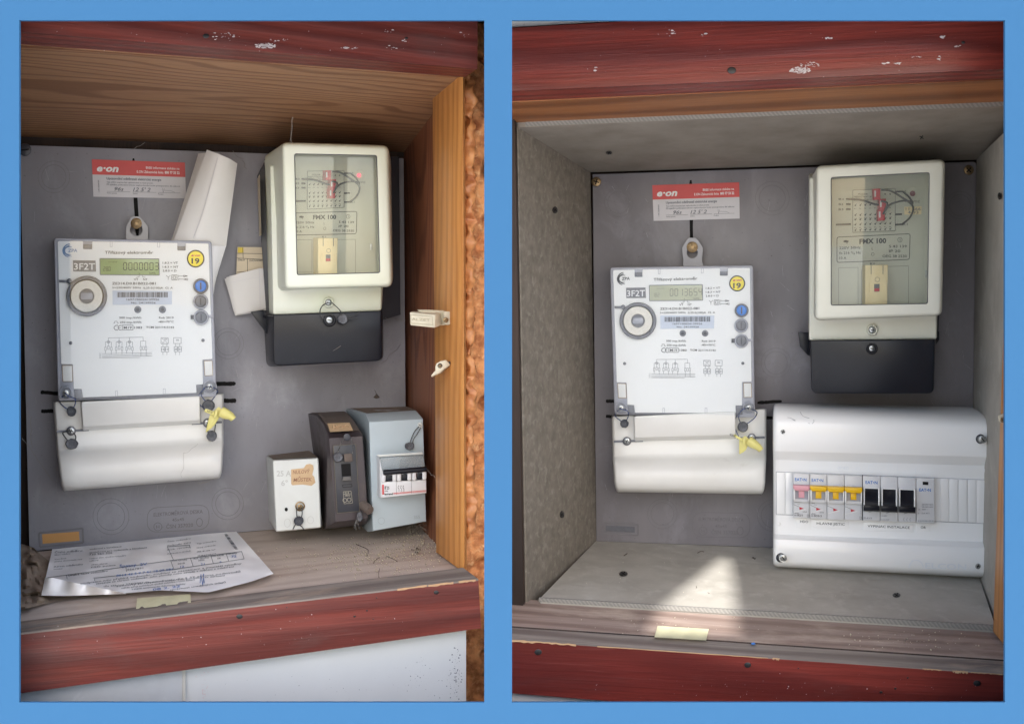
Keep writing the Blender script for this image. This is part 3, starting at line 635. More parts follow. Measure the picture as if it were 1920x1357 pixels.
    hline(mb, pl, *mp(528, 736), *mp(543, 736), .9, w)
    lines = [(978, 350, 1040, 350), (978, 372, 1040, 374), (978, 342, 978, 358), (978, 366, 978, 382), (884, 345, 900, 358), (916, 345, 900, 358), (900, 358, 900, 378), (656, 362, 682, 356), (682, 356, 682, 344), (708, 346, 708, 356), (708, 356, 728, 360),
             (488, 702, 498, 702), (498, 702, 498, 688), (498, 688, 518, 688), (518, 688, 518, 702), (518, 702, 530, 702), (1015, 343, 1045, 350), (1045, 350, 1015, 357), (1015, 343, 1015, 357), (1045, 367, 1015, 374), (1015, 374, 1045, 381), (1045, 367, 1045, 381)]
    for a in lines: hline(mb, pl, *mp(a[0], a[1]), *mp(a[2], a[3]), .6, w)
    obj('printed_text', mb, M['ink'], t)
    mb = MB(pl.cab)
    lines = [(452, 812, 712, 806), (405, 930, 778, 930-8), (405, 944, 778, 934), (405, 954, 778, 946), (405, 962, 690, 958)]
    for cx_ in (452, 532, 610): lines += [(cx_, 810, cx_, 830), (cx_-22, 842, cx_-22, 880), (cx_-22, 842, cx_-12, 842), (cx_+12, 842, cx_+22, 842), (cx_+22, 842, cx_+22, 880), (cx_, 854, cx_, 872), (cx_-22, 906, cx_-22, 930), (cx_+22, 906, cx_+22, 934), (cx_-10, 842, cx_+10, 842), (cx_, 832, cx_, 852)]
    lines += [(712, 806, 712, 836), (692, 836, 732, 836), (692, 836, 692, 878), (732, 836, 732, 878), (695, 902, 695, 950), (735, 902, 735, 946), (735, 946, 780, 946), (850, 812, 898, 855)]
    lines += [(x, 856, x, 878) for x in (860, 890, 955, 985)]+[(x, 916, x, 940) for x in (860, 890, 955, 985)]
    for a in lines: hline(mb, pl, *mp(a[0], a[1]), *mp(a[2], a[3]), .5, w)
    for cx_ in (452, 532, 610):
        X, Y = mp(cx_, 842); ringf(mb, pl, X, Y, 11*k, .6, w)
        for dx, n_ in ((-22, 880), (0, 872), (22, 880)): outline(mb, pl, g((cx_+dx-6, n_), (cx_+dx+6, n_), (cx_+dx+6, n_+26), (cx_+dx-6, n_+26)), .5, w)
    for cx_ in (695, 714, 733): outline(mb, pl, g((cx_-6, 876), (cx_+6, 876), (cx_+6, 902), (cx_-6, 902)), .5, w)
    for q in (((846, 812), (900, 812), (900, 856), (846, 856)), ((940, 810), (996, 810), (996, 854), (940, 854)), ((848, 878), (873, 878), (873, 916), (848, 916)), ((878, 878), (903, 878), (903, 916), (878, 916)), ((944, 877), (969, 877), (969, 915), (944, 915)), ((974, 877), (999, 877), (999, 915), (974, 915))): outline(mb, pl, g(*q), .6, w)
    T2 = lambda s, x0, y, x1, h: text(mb, pl, s, x0, y, x1, h, w+.0002, mp=mp)
    T2('NT', 872, 828, 894, 10); T2('VT', 852, 852, 872, 10); T2('S0', 958, 834, 980, 12); T2('15', 851, 904, 870, 13); T2('13', 881, 904, 900, 13); T2('20', 947, 903, 966, 13); T2('21', 977, 903, 996, 13)
    for i_, s in enumerate('L1 L2 L3 N'.split()): T2(s, 385, 930+i_*11, 397, 7)
    obj('wiring_diagram', mb, M['inkg'], t)
    # ZPA mark
    mb = MB(pl.cab)
    for (xa, ra, rb, a0, a1, th) in ((175, 62, 52, 100, 250, 3.0), (190, 66, 44, 110, 260, 2.0), (160, 40, 30, 60, 290, 2.4)):
        pr = None
        for i_ in range(15):
            a = R_(a0+(a1-a0)*i_/14); p_ = (xa+ra*math.cos(a), 160-rb*math.sin(a))
            if pr: hline(mb, pl, *mp(*pr), *mp(*p_), th*math.sin(math.pi*(i_+.5)/16)*.9+.3, w)
            pr = p_
    text(mb, pl, 'ZPA', 150, 170, 220, 24, w+.0003, bold=.02, mp=mp); obj('maker_mark', mb, zpa, t)
    # barcode label
    mb = MB(pl.cab); flat(mb, pl, g((482, 458), (928, 462), (927, 562), (484, 565)), w); obj('barcode_label', mb, M['labelb'], t)
    mb = MB(pl.cab); rd = random.Random(3); x = 518
    while x < 896:
        b_ = rd.choice((2.2, 3.2, 5.5)); flat(mb, pl, g((x, 470), (x+b_, 470), (x+b_, 509), (x, 509)), w+.0004); x += b_+rd.choice((2.4, 3.4, 5))
    text(mb, pl, '1697190024139926', 588, 532, 832, 14, w+.0004, mp=mp); text(mb, pl, 'No. 24139926', 622, 556, 806, 13, w+.0004, mp=mp); obj('barcode', mb, M['ink'], t)
    # clear cover and screws
    mb = MB(pl.cab); cc = rr(inset(c4, 4), 5); box(mb, pl, cc, .0796, cc, .0806, .3); obj('clear_cover', mb, M['acryl'], t, smooth=False)
    for x, y in ((132, 1225), (1213, 1178)):
        cx, cy = mp(x, y); mb = MB(pl.cab); mb.loft([[pl.P(*p, q) for p in circ(cx, cy, r*k, r*k, 24)] for r, q in ((52, W0), (50, .0745), (44, .0745), (42, .072))], True, False, False); obj('screw_boss', mb, M['frost'], t)
        screw(pl, cx, cy, 24*k, .0815, .003, M['metal'], t)
        mb = MB(pl.cab); box(mb, pl, circ(cx, cy, 20*k), W0, circ(cx, cy, 20*k), .082, 0); obj('screw_shaft', mb, M['metal'], t)
    # terminal cover
    def tm(s, v): a = Vector(tc[0]).lerp(Vector(tc[1]), s); b = Vector(tc[3]).lerp(Vector(tc[2]), s); return tuple(a.lerp(b, v))
    prof = [(-.0, .052, 0), (.01, .056, 0), (.30, .056, 0), (.50, .058, 0), (.545, .060, 0), (.58, .066, .000), (.64, .074, .004), (.74, .080, .008), (.86, .081, .012), (.94, .078, .022), (.985, .070, .036), (1.0, .055, .05), (.995, .01, .05)]
    ss = [0, .003, .008, .02, .1]+[.1+.8*i_/10 for i_ in range(1, 10)]+[.9, .98, .992, .997, 1.0]
    rows = []
    for v, w_, ins in prof:
        row = []
        for s in ss:
            e = min(s, 1-s); drop = .0 if e > .02 else (.02-e)/.02
            s2 = .5+(s-.5)*(1-2*ins*(1 if v > .5 else 0)*.6); row.append(pl.P(*tm(s2, v), max(.008, w_-.012*drop**3)))
        rows.append([pl.P(*tm(.5+(0-.5)*(1-1.2*ins), v), .006)]+row+[pl.P(*tm(.5+.5*(1-1.2*ins), v), .006)])
    mb = MB(pl.cab); mb.grid(rows); obj('terminal_cover', mb, M['cover'], t, ang=60)
    cf = [tm(capx[0], .015), tm(capx[1], .015), tm(capx[1], .30), tm(capx[0], .30)]; cb = [tm(capx[0]-.004, .01), tm(capx[1]+.004, .01), tm(capx[1]+.006, .345), tm(capx[0]-.004, .345)]
    part('cover_bulge', pl, rr(cb, 4), .055, rr(cf, 4), .076, M['cover'], t, 2.5)
    for s, sw in ((.095, .1), (.905, -.1)):
        cx, cy = tm(s, .31); mb = MB(pl.cab); hline(mb, pl, *tm(0.01 if s < .5 else .81, .335), *tm(.2 if s < .5 else .99, .335), 4, .0580+.0006); obj('cover_groove', mb, M['inkg'], t)
        cx, cy = tm(s, .335); slab('screw_well', pl, circ(cx, cy, 36*k), .056, .0605, M['frostd'], t, .8); screw(pl, cx, cy, 25*k, .061, .003, M['metal'], t)
    return t
zL = lambda x, y: (90+x*.25055, 430+y*.25055)
def bil(src, dst):   # projective map from 4 points to 4 points
    import numpy as np
    A = []; b = []
    for (x, y), (u, v) in zip(src, dst): A += [[x, y, 1, 0, 0, 0, -u*x, -u*y], [0, 0, 0, x, y, 1, -v*x, -v*y]]; b += [u, v]
    h = np.linalg.solve(np.array(A, float), np.array(b, float))
    def f(x, y): d = h[6]*x+h[7]*y+1; return (float((h[0]*x+h[1]*y+h[2])/d), float((h[3]*x+h[4]*y+h[5])/d))
    return f
_m = bil([(72, 88), (1200, 108), (1230, 970), (98, 1008)], [(82, 113), (1170, 96), (1183, 997), (112, 1003)])
zR = lambda x, y: (lambda p: (1130+p[0]*.23581, 480+p[1]*.23581))(_m(x, y))
mtL = meter(L, zL, 'white electricity meter whose green display reads 0000003, with rolled paper behind it', '0000003', ('280', 415, 448), M['lcd'], M['seg'], plain('pale_blue_print', lin(120, 150, 190), .5),
    ([(236.5, 452), (236.5, 425), (247, 406), (262, 406), (277.5, 425), (277.5, 452)], 255.5, 431, 12), [(99, 753), (419.5, 738), (419.5, 896), (112, 921)], .2505, (.165, .86))

# ================================================================= seals on left meter
seal(L, 134, 771, 9, .064, [[(123, 737, .086), (128, 742, .084), (141, 748, .078), (140, 760, .07), (134, 768, .066)], [(123, 737, .086), (112, 752, .06), (122, 764, .062), (133, 768, .066)]], 'black plastic seal on blue wire at the lower left corner of the left meter case', 'leadb', 'wireb', ry=10)
seal(L, 135, 832, 12, .062, [[(133, 807, .064), (118, 811, .062), (124, 822, .062), (130, 828, .063)], [(135, 807, .064), (142, 818, .062), (140, 828, .063)]], 'round dull seal hanging below the left screw of the left meter terminal cover', 'lead', 'wirek', ry=10)
seal(L, 391, 760, 11.5, .064, [[(393, 724, .086), (382, 728, .08), (378, 742, .07), (388, 754, .066)], [(395, 724, .086), (408, 732, .07), (402, 744, .066), (394, 754, .066)]], 'dull seal on a blue wire loop right above the yellow tag of the left meter', 'lead', 'wireb')
seal(L, 397, 817, 10, .062, [[(388, 795, .064), (389, 808, .063), (394, 812, .064)], [(404, 795, .064), (402, 808, .063), (398, 812, .064)]], 'dull seal hanging right below the yellow tag of the left meter', 'lead', 'wirek')
def yellow_tag(pl, X, label, wires):
    t = thing('seal_tag', label, 'seal', pl.P(*X(345, 985), .08)); w = .078
    mb = MB(pl.cab); a = [pl.P(*X(560, 690), w+.006), pl.P(*X(620, 720), w+.007), pl.P(*X(700, 755), w+.006), pl.P(*X(735, 795), w+.006)]
    m = px2m(pl, *X(560, 690), w)*abs(X(1, 0)[0]-X(0, 0)[0]); mb.tube(a, [82*m, 80*m, 58*m, 48*m], 14); obj('barrel', mb, M['yellow'], t)
    slab('fin', pl, [X(*p) for p in ((400, 740), (480, 660), (530, 620), (585, 660), (560, 740), (470, 880), (420, 930), (345, 985), (342, 975))], w, w+.004, M['yellow'], t, 1)
    slab('key_blade', pl, rr([X(*p) for p in ((345, 645), (470, 690), (460, 745), (318, 690))], 2), w+.006, w+.010, M['yellow'], t, .8)
    mb = MB(pl.cab); box(mb, pl, [X(*p) for p in ((490, 655), (520, 665), (495, 780), (450, 780))], w+.003, [X(*p) for p in ((490, 655), (520, 665), (495, 780), (450, 780))], w+.012, 1); obj('collar', mb, M['yellow'], t)
    mb = MB(pl.cab); text(mb, pl, '960528', *X(362, 695), X(440, 0)[0], 4.0, w+.0103, .25); obj('printed_text', mb, M['ink'], t)
    mb = MB(pl.cab)
    for q in wires: wire(mb, pl, q, .0006, 5, 6)
    obj('wire', mb, M['wireb'], t); return t
zT = lambda x, y: (340+x*.1326, 680+y*.1326)
yellow_tag(L, zT, 'pale yellow plastic seal tag sticking out to the right on the left meter', [[(384, 728, .084), (373, 740, .07), (373, 756, .066), (382, 765, .08)]])

# ================================================================= time switch builder
def time_switch(pl, q, label, lit, creamm, base_poly, wings, cover, screws, plugs_dx=0):
    t = thing('time_switch', label, 'time switch', pl.P(*q['base'], 0))
    mi = q['inner']; w0, wb, wf = .03, .10, .15
    slab('base_plate', pl, base_poly, .0, w0, M['darkpl'], t, 1.5)
    for wg in wings: slab('side_ear', pl, wg, .015, .045, M['blackpl'], t, 1.5)
    part('lower_case', pl, rr(q['body_b'], 5), w0-.01, rr(q['body_f'], 5), wb, creamm, t, 3)
    fo, fb, op = rr(q['frame'], 13, 5), rr(q['frame_b'], 13, 5), rr(q['open'], 5, 5)
    mb = MB(pl.cab)
    rg = [[pl.P(*p, wb-.035) for p in fb], [pl.P(*p, wf-.014) for p in fo], [pl.P(*p, wf-.005) for p in inset(fo, 1.2)], [pl.P(*p, wf-.001) for p in inset(fo, 4)], [pl.P(*p, wf) for p in inset(fo, 8)], [pl.P(*p, wf-.001) for p in op], [pl.P(*p, wf-.02) for p in op], [pl.P(*p, wb+.001) for p in inset(op, -8)]]
    mb.loft(rg, True, False, False); obj('front_frame', mb, creamm, t, ang=50)
    mb = MB(pl.cab); flat(mb, pl, inset(op, -9), wb+.0015); obj('inner_plate', mb, M['plate'], t, smooth=False)
    w = wb+.0022
    g = lambda *ps: [mi(*p) for p in ps]; s = q['s']
    mb = MB(pl.cab); pg = rr(g((196, 466), (584, 448), (580, 584), (196, 600)), 4); outline(mb, pl, pg, 1.2, w)
    T = lambda st, x0, y, x1, h, **kw: text(mb, pl, st, x0, y, x1, h, w, mp=mi, **kw)
    T('FMX 100', 315, 501, 457, 26, bold=.035, ang=-.03); T('220V 50Hz', 208, 530, 322, 14, bold=.012, ang=-.03); T('fo 216 ²/₃ Hz', 208, 557, 322, 14, bold=.012, ang=-.03); T('10 A', 208, 583, 246, 14, bold=.012)
    T('L', 380, 532, 387, 14); T('S 43 139', 472, 521, 566, 14, bold=.012); T('IP 20', 472, 546, 532, 14, bold=.012); T('OEG 38 2530', 437, 573, 566, 14, bold=.012); T('K1', 372, 612, 394, 12)
    for i, nm in enumerate(('B1', 'B2', 'B3')): T(nm, 205, 270+i*27, 230, 11, bold=.01)
    T('A', 553, 226, 563, 11); T('PROVOZ', 560, 283, 636, 13, bold=.01); T('K1', 546, 404, 570, 13); T('POZOR!', 310, 242, 360, 8); T('NEDOTÝKAT SE', 284, 256, 382, 8, bold=.01); T('ŽIVÝCH ČÁSTÍ', 286, 272, 382, 8, bold=.01)
    X, Y = mi(530, 480); ringf(mb, pl, X, Y, 13*s, .8, w); text(mb, pl, 'S', X-3*s, Y+5*s, X+4*s, 10*s, w, bold=.02)
    X, Y = mi(244, 490); flat(mb, pl, [(X-8*s*1.6, Y-2), (X+8*s*1.6, Y-2), (X+8*s*1.6, Y+1), (X-8*s*1.6, Y+1)], w); text(mb, pl, 'KI', X-6*s, Y-3*s, X+3*s, 7*s, w, bold=.02); text(mb, pl, 'TE', X, Y+11*s, X+9*s, 7*s, w, bold=.02)
    X, Y = mi(386, 556); outline(mb, pl, circ(X, Y, 9*s, n=5), .6, w)
    for q_ in (((205, 628), (308, 626), (308, 822), (205, 824)), ((327, 832), (327, 640), (342, 625), (575, 618), (575, 832))): outline(mb, pl, g(*q_), .5, w)
    obj('printed_text', mb, M['ink'], t)
    part('terminal_block', pl, g((280, 217), (505, 208), (505, 432), (280, 441)), wb, g((280, 217), (505, 208), (505, 432), (280, 441)), wb+.004, M['plate'], t, .8)
    mb = MB(pl.cab); wk = wb+.0044
    outline(mb, pl, g((280, 217), (505, 208), (505, 432), (280, 441)), .7, wk)
    for r, y0 in enumerate((298, 350, 374, 400, 430)):
        for c in range(8):
            X, Y = mi(293+c*26.4, y0-c*.9); flat(mb, pl, circ(X, Y, 4.6*s, 4.0*s, 8), wk); hline(mb, pl, X, Y, X+3.5*s*2, Y-5.5*s*1.6, .9, wk+.0002)
    for y0, n_ in ((312, 'E'), (364, 'P'), (414, 'P')):
        for c in range(8): X, Y = mi(288+c*26.4, y0-c*.9); text(mb, pl, n_+str(c+1), X, Y+2, X+10*s, 5.5*s, wk)
    for c in (6, 7): X, Y = mi(293+c*26.4, 238); flat(mb, pl, circ(X, Y, 4.6*s, 4*s, 8), wk)
    text(mb, pl, 'POZOR!', *mi(310, 242), mi(360, 0)[0], 3, wk); text(mb, pl, 'NEDOTÝKAT SE', *mi(286, 256), mi(380, 256)[0], 3, wk, bold=.01); text(mb, pl, 'ŽIVÝCH ČÁSTÍ', *mi(286, 272), mi(380, 270)[0], 3, wk, bold=.01)
    obj('terminal_marks', mb, M['ink'], t)
    for a in ((244, 264, 268, 265), (244, 291, 268, 292), (244, 318, 268, 318), (190, 400, 270, 397), (505, 225, 545, 224), (505, 346, 540, 344), (505, 400, 545, 398)):
        P0, P1 = mi(a[0], a[1]), mi(a[2], a[3]); mb = MB(pl.cab); mb.tube([pl.P(*P0, wb+.004), pl.P(*P1, wb+.004)], .0009*s/.55+.0004, 6); obj('pin_bar', mb, M['wirek'], t)
    for i, (x, y) in enumerate(((408, 238), (438, 292), (432, 348))):
        qd = g((x-18, y-28), (x+18, y-30), (x+18, y+30), (x-18, y+32)); p_ = part('red_plug', pl, [(a-q['plug'], b) for a, b in qd], wb+.004, qd, wb+.018, M['red2'], t, 1.2)
        mb = MB(pl.cab); flat(mb, pl, g((x-14, y-18), (x-5, y-19), (x-5, y+14), (x-14, y+15)), wb+.0184); obj('plug_label', mb, M['labelw'], p_)
    for pts in ([(268, 264, .006), (330, 270, .012), (400, 292, .016), (470, 298, .012)], [(430, 215, .018), (480, 220, .02), (540, 255, .02), (590, 290, .02), (600, 320, .018), (580, 365, .014), (540, 398, .006)], [(440, 345, .019), (470, 300, .022), (520, 278, .022), (575, 275, .02), (600, 305, .018)], [(545, 224, .008), (580, 255, .014), (598, 290, .018)], [(430, 275, .019), (462, 285, .022), (452, 320, .02)]):
        mb = MB(pl.cab); wire(mb, pl, [(*mi(x, y), wb+h) for x, y, h in pts], .0011, 6, 6); obj('wire', mb, M['wirek'], t)
    X, Y = mi(600, 232); slab('lamp_bezel', pl, circ(X, Y, 28*s), wb, wb+.006, M['plate'], t, 1); slab('lamp', pl, circ(X-1, Y+1, (13 if lit else 15)*s), wb+.004, wb+.010, M['led'] if lit else plain('unlit_red_lamp', lin(120, 52, 66), .3), t, 1)
    rq = g((345, 614), (466, 612), (462, 834), (345, 836)); re = part('relay', pl, [(x-q['plug']*1.8, y) for x, y in rq], wb, rq, wb+.032, M['relay'], t, 1.2)
    mb = MB(pl.cab); wr_ = wb+.0325; flat(mb, pl, g((393, 714), (422, 713), (422, 754), (393, 755)), wr_)
    for x in (377, 440): hline(mb, pl, *mi(x, 614), *mi(x, 662), 1.1, wr_)
    X, Y = mi(410, 690); ringf(mb, pl, X, Y, 13*s, .7, wr_); obj('relay_marks', mb, M['frostd'], re)
    mb = MB(pl.cab); flat(mb, pl, g((394, 737), (421, 736), (421, 752), (394, 753)), wr_+.0004); obj('relay_flag', mb, M['red2'], re)
    for x in (366, 456): slab('relay_grip', pl, rr(g((x-5, 705), (x+5, 705), (x+5, 758), (x-5, 758)), 2), wb+.030, wb+.035, M['relay'], re, .6)
    slab('hinge_pin', pl, g((664, 640), (678, 640), (678, 680), (664, 680)), wb+.01, wf-.02, M['metal'], t, .5)
    mb = MB(pl.cab); box(mb, pl, inset(op, -2), wf-.012, inset(op, -2), wf-.010, 0); obj('window_pane', mb, M['glass'], t, smooth=False)
    mb = MB(pl.cab); ou = inset(op, -1.0); mb.loft([[pl.P(*p, wf-.0005) for p in op], [pl.P(*p, wf-.003) for p in inset(op, 1.6)]], True, False, False); obj('window_seal', mb, M['frostd'], t)
    part('terminal_cover', pl, rr(cover[0], [3, 3, 12, 12]), w0-.01, rr(cover[1], [3, 3, 12, 12]), .112, M['blackpl'], t, 2)
    for (x, y, r, w_, m1) in screws:
        mb = MB(pl.cab); mb.loft([[pl.P(*p, q_) for p in circ(x, y, rr_, rr_, 24)] for rr_, q_ in ((r, w_-.001), (r*.98, w_+.005), (r*.85, w_+.007), (r*.68, w_+.007), (r*.62, w_+.002))], True, False, False); obj('screw_collar', mb, m1, t)
        screw(pl, x, y, r*.6, w_+.001, .003, M['metal'], t, 'flat', .3)
    return t
def innerL(x, y): X = 587+.306*(x-315); return (X, 401.7+.309*(y-450)+.02*(X-669)-(4.6 if y > 440 else 6.5))
swL = time_switch(L, dict(base=(615, 690), inner=innerL, s=.31, plug=5,
    frame=[(527, 267), (729, 273), (736, 538), (533, 543)], frame_b=[(496, 288), (733, 292), (737, 533), (510, 548)], open=[(551.5, 288), (707, 291), (713, 512), (556.5, 516)],
    body_b=[(494.5, 300), (732, 300), (716, 580), (503.5, 589)], body_f=[(506, 310), (722, 310), (715, 582.5), (512, 590)]),
    'cream time switch in the left picture with a lit red lamp behind its glass', True, M['cream_l'],
    [(482, 330), (500, 296), (748, 294), (751, 590), (718, 600), (500, 600)], [[(470, 585), (494, 581), (495, 595), (512, 594), (500, 626)]],
    ([(494, 592), (718, 584), (719, 676), (500, 688)], [(512.5, 590.5), (715.5, 582.5), (716.5, 676), (513.5, 686)]), [(616, 567, 10, .10, M['cream_l']), (618, 600, 12, .112, M['blackpl'])])
# side scale strip
mb = MB(L); mb.face([L.P(482.5, 335, .0296), L.P(487, 327, .06), L.P(490, 441, .06), L.P(486, 443, .0296)]); obj('side_label', mb, M['card'], swL)
seal(L, 643, 598, 10, .119, [[(616, 567, .109), (604, 574, .11), (600, 588, .118), (610, 600, .121)], [(622, 567, .109), (636, 580, .115), (642, 592, .122)], [(630, 600, .12), (640, 598, .121)], [(650, 596, .121), (664, 592, .122), (676, 584, .122)], [(652, 598, .121), (670, 597, .122)]], 'shiny crumpled seal wired beside the screw on the black foot of the left time switch', 'lead', 'wirek')

# ================================================================= papers of the left picture
def sheet(name, pl, colsT, colsB, hf, mat, label=None, cat=None, parent=None, ny=14, th=.0004, nx=None, smooth=True):
    mb = MB(pl.cab)
    def samp(c, s):
        ls = [0]; 
        for a, b in zip(c, c[1:]): ls.append(ls[-1]+math.hypot(b[0]-a[0], b[1]-a[1]))
        d = s*ls[-1]
        for i in range(len(c)-1):
            if d <= ls[i+1]+1e-9: k = (d-ls[i])/(ls[i+1]-ls[i] or 1); return (c[i][0]+(c[i+1][0]-c[i][0])*k, c[i][1]+(c[i+1][1]-c[i][1])*k)
        return c[-1]
    nx = nx or 30; rows = []
    for j in range(ny+1):
        v = j/ny; row = []
        for i in range(nx+1):
            s = i/nx; a, b = samp(colsT, s), samp(colsB, s); x, y = a[0]+(b[0]-a[0])*v, a[1]+(b[1]-a[1])*v; row.append(pl.P(x, y, hf(x, y, s, v)))
        rows.append(row)
    mb.grid(rows); return obj(name, mb, mat, parent, label, cat, ang=50) if parent or label else mb
# rolled paper: a curled sheet stuck between the meter and the board
roll = thing('rolled_paper', 'tall white sheet folded into a loose roll, stuck behind the meter', 'paper', L.P(380, 530, .03))
sheet('back_flap', L, [(372, 288), (391, 286)], [(318, 462), (352, 462)], lambda x, y, s, v: .030+.010*math.sin(s*2), M['paper2'], parent=roll, nx=8)
sheet('front_flap', L, [(388, 281), (410, 289), (431, 298), (445, 307)], [(322, 462), (360, 462), (400, 462), (424, 462)], lambda x, y, s, v: .050+.016*math.sin(math.pi*min(1, s*.9+.1))*(1-.2*v)+.001*noise.noise(Vector((x*.03, y*.01, 1))), M['paper2'], parent=roll, nx=24, ny=20)
sheet('lower_flap', L, [(360, 461), (400, 461), (424, 461)], [(395, 600), (399, 560), (404, 527)][:2]+[(404, 527)], lambda x, y, s, v: .050+.014*math.sin(math.pi*min(1, s*.9+.1))*(1-.4*v), M['paper'], parent=roll, nx=16)
mb = MB(L); wire(mb, L, [(408, 296, .0665), (392, 356, .0665), (376, 410, .0665), (362, 446, .066)], .0004, 4); obj('crease', mb, M['labelw'], roll)
# folded papers behind the time switch
t = thing('index_card', 'yellowed ruled card with a yellow corner, sticking out from behind the left time switch', 'card', L.P(470, 515, .01))
slab('card', L, [(445, 463), (512, 464), (512, 515), (443, 515)], .010, .0108, M['card'], t, .2)
mb = MB(L); flat(mb, L, [(446, 464), (456.5, 464), (456.5, 474), (446, 474)], .0112); obj('yellow_corner', mb, plain('faded_yellow_print', lin(232, 206, 84), .6), t)
mb = MB(L)
for a in ((445, 475, 500, 476), (455, 464, 456, 484), (444, 484, 500, 487), (464, 485, 464, 514), (444, 510, 464, 510)): hline(mb, L, *a, .8, .0113)
text(mb, L, 'ČÍSLO', 446, 489, 459, 3, .0113); text(mb, L, 'DŮVOD', 468, 490, 492, 3, .0113); obj('printed_text', mb, M['ink'], t)
t = thing('folded_sheet', 'thick folded white sheet with frayed left edge, sticking out from behind the left time switch', 'paper', L.P(460, 592, .02))
for i, (q_, w_) in enumerate((([(421, 523), (486, 505), (500, 503), (500, 582), (441, 592)], .010), ([(424, 520), (486, 504), (500, 502), (500, 581), (442, 591)], .0125), ([(430, 517.5), (486, 503), (500, 504), (500, 578), (443, 590)], .015))):
    rd = random.Random(i); pg = []
    for a, b in zip(q_, q_[1:]+q_[:1]):
        for k in range(5): pg.append((a[0]+(b[0]-a[0])*k/5+(rd.uniform(-.7, .7) if k else 0), a[1]+(b[1]-a[1])*k/5+(rd.uniform(-.5, .5) if k else 0)))
    mb = MB(L); mb.loft([[L.P(*p, w_) for p in pg], [L.P(*p, w_+.0005) for p in pg]]); obj('sheet', mb, M['paper2'], t, smooth=False)
mb = MB(L); wire(mb, L, [(486, 504, .0156), (487, 540, .0158), (488, 579, .0156)], .0003, 4); wire(mb, L, [(433, 530, .0156), (460, 524, .0158), (486, 520, .0156)], .00015, 4); obj('crease', mb, M['labelw'], t)
# document on the floor
def dh(x, y, s=0, v=0): return .007+.0030*noise.noise(Vector((x*.018, y*.05, 0)))+.0012*math.sin(x*.07+y*.05)+.0010*noise.noise(Vector((x*.06, y*.14, 5)))
doc = thing('printed_form', 'white printed form with blue handwriting lying wrinkled on the cabinet floor', 'paper', FL.P(290, 1100, 0))
DT = [(98, 1029), (150, 1024), (290, 1010), (380, 1001), (443, 996)]; DB = [(78, 1115), (160, 1114), (230, 1112), (300, 1106), (391, 1110), (431, 1100), (470, 1090), (513, 1075)]
sheet('sheet', FL, DT, DB, dh, M['paper'], parent=doc, nx=70, ny=24)
sheet('folded_corner', FL, [(84.5, 1082), (100, 1083), (118, 1087), (140, 1092), (162, 1097), (185, 1101), (210, 1106), (236, 1112)], [(77.5, 1116), (120, 1116.5), (160, 1115.5), (200, 1114), (236, 1113)], lambda x, y, s, v: .008+.016*(1-v)*(1-s)**.6+.002*math.sin(s*22)*(1-v), M['paper'], parent=doc, nx=50, ny=8)
mb = MB(L); hf = lambda x, y: dh(x, y)
zd = lambda x, y: (60+x*.2396, 980+y*.2396); F = lambda s, x0, y, x1, h, a=-.09: text(mb, FL, s, x0, y, x1, h, .0007, ang=a, mp=zd, hf=hf)
F('Číslo odběru:', 178, 236, 400, 13, -.07); F('Místo odběru:', 178, 254, 300, 9); F('Vyměnil:', 175, 288, 270, 9); F('Jméno zhotovitele vod.', 175, 306, 395, 9); F('Adresa odběrného', 170, 348, 400, 12); F('místa:', 170, 366, 240, 9)
F('vodovod a kanalizace', 450, 210, 700, 11); F('společnost pro vodovody a kanalizace', 450, 236, 900, 11); F('730 961 326', 448, 254, 628, 14); F('rodinný dům, výměna vodoměru', 450, 282, 735, 9); F('ulice', 450, 300, 520, 8); F('obec, okres', 462, 330, 590, 9); F('PSČ pošta', 462, 350, 655, 9)
F('Druh a název vodoměru', 285, 416, 590, 15, -.12); F('9567891', 745, 372, 870, 14, -.12)
for i in range(7): F(('podpisem níže přebírá vodoměr, souhlasí se záznamem a montáží výměny', 'zavazuje se chránit vodoměr, jeho plomby nebo závady v měření a odebírání', 'dle zákona 274/2001 Sb. nesmí odběratel porušit stav zařízení', 'smlouvy je neporušené, dle § 32 zákona vodovodů', 'měřidlo splňuje podmínky při výměně vodoměru, v tomto záznamu', 'a stupně zaznamenaném dokumentu dodávky', 'správnost uvedených údajů')[i], (380, 500, 560, 660, 700, 780, 1080)[i], (478, 480, 500, 500, 515, 522, 528)[i], (1640, 1580, 1510, 1630, 1275, 1200, 1515)[i], 12, (-.125, -.125, -.09, -.12, -.12, -.1, -.14)[i])
for i in range(8): F(('Číslo vodoměru', 'Typ vodoměru', 'Průměr DN', 'Nový vodoměr', 'Rok výroby', 'Stav', 'Poznámka o výměně', 'Záznam')[i], 1060+(i % 2)*230, 150+i*16, 1240+(i % 2)*200, 9, -.14)
F('Rok výroby', 1095, 300, 1215, 11); F('Rok výměny', 1265, 284, 1385, 11); F('Stav ODB', 1400, 264, 1500, 11); F('Stav DO', 1520, 246, 1605, 11); F('2018', 1140, 324, 1195, 12); F('2022', 1300, 298, 1350, 12); F('58', 1450, 282, 1475, 12)
def dl(x0, y0, x1, y1, wd=.9, w=.0006):
    n = max(2, int(abs(x1-x0)/20)+int(abs(y1-y0)/20))
    for k in range(n):
        a = zd(x0+(x1-x0)*k/n, y0+(y1-y0)*k/n); b = zd(x0+(x1-x0)*(k+1)/n, y0+(y1-y0)*(k+1)/n); l = math.hypot(b[0]-a[0], b[1]-a[1]) or 1; nx, ny = -(b[1]-a[1])/l*wd/2, (b[0]-a[0])/l*wd/2
        mb.face([FL.P(X, Y, w+dh(X, Y)) for X, Y in ((a[0]+nx, a[1]+ny), (b[0]+nx, b[1]+ny), (b[0]-nx, b[1]-ny), (a[0]-nx, a[1]-ny))])
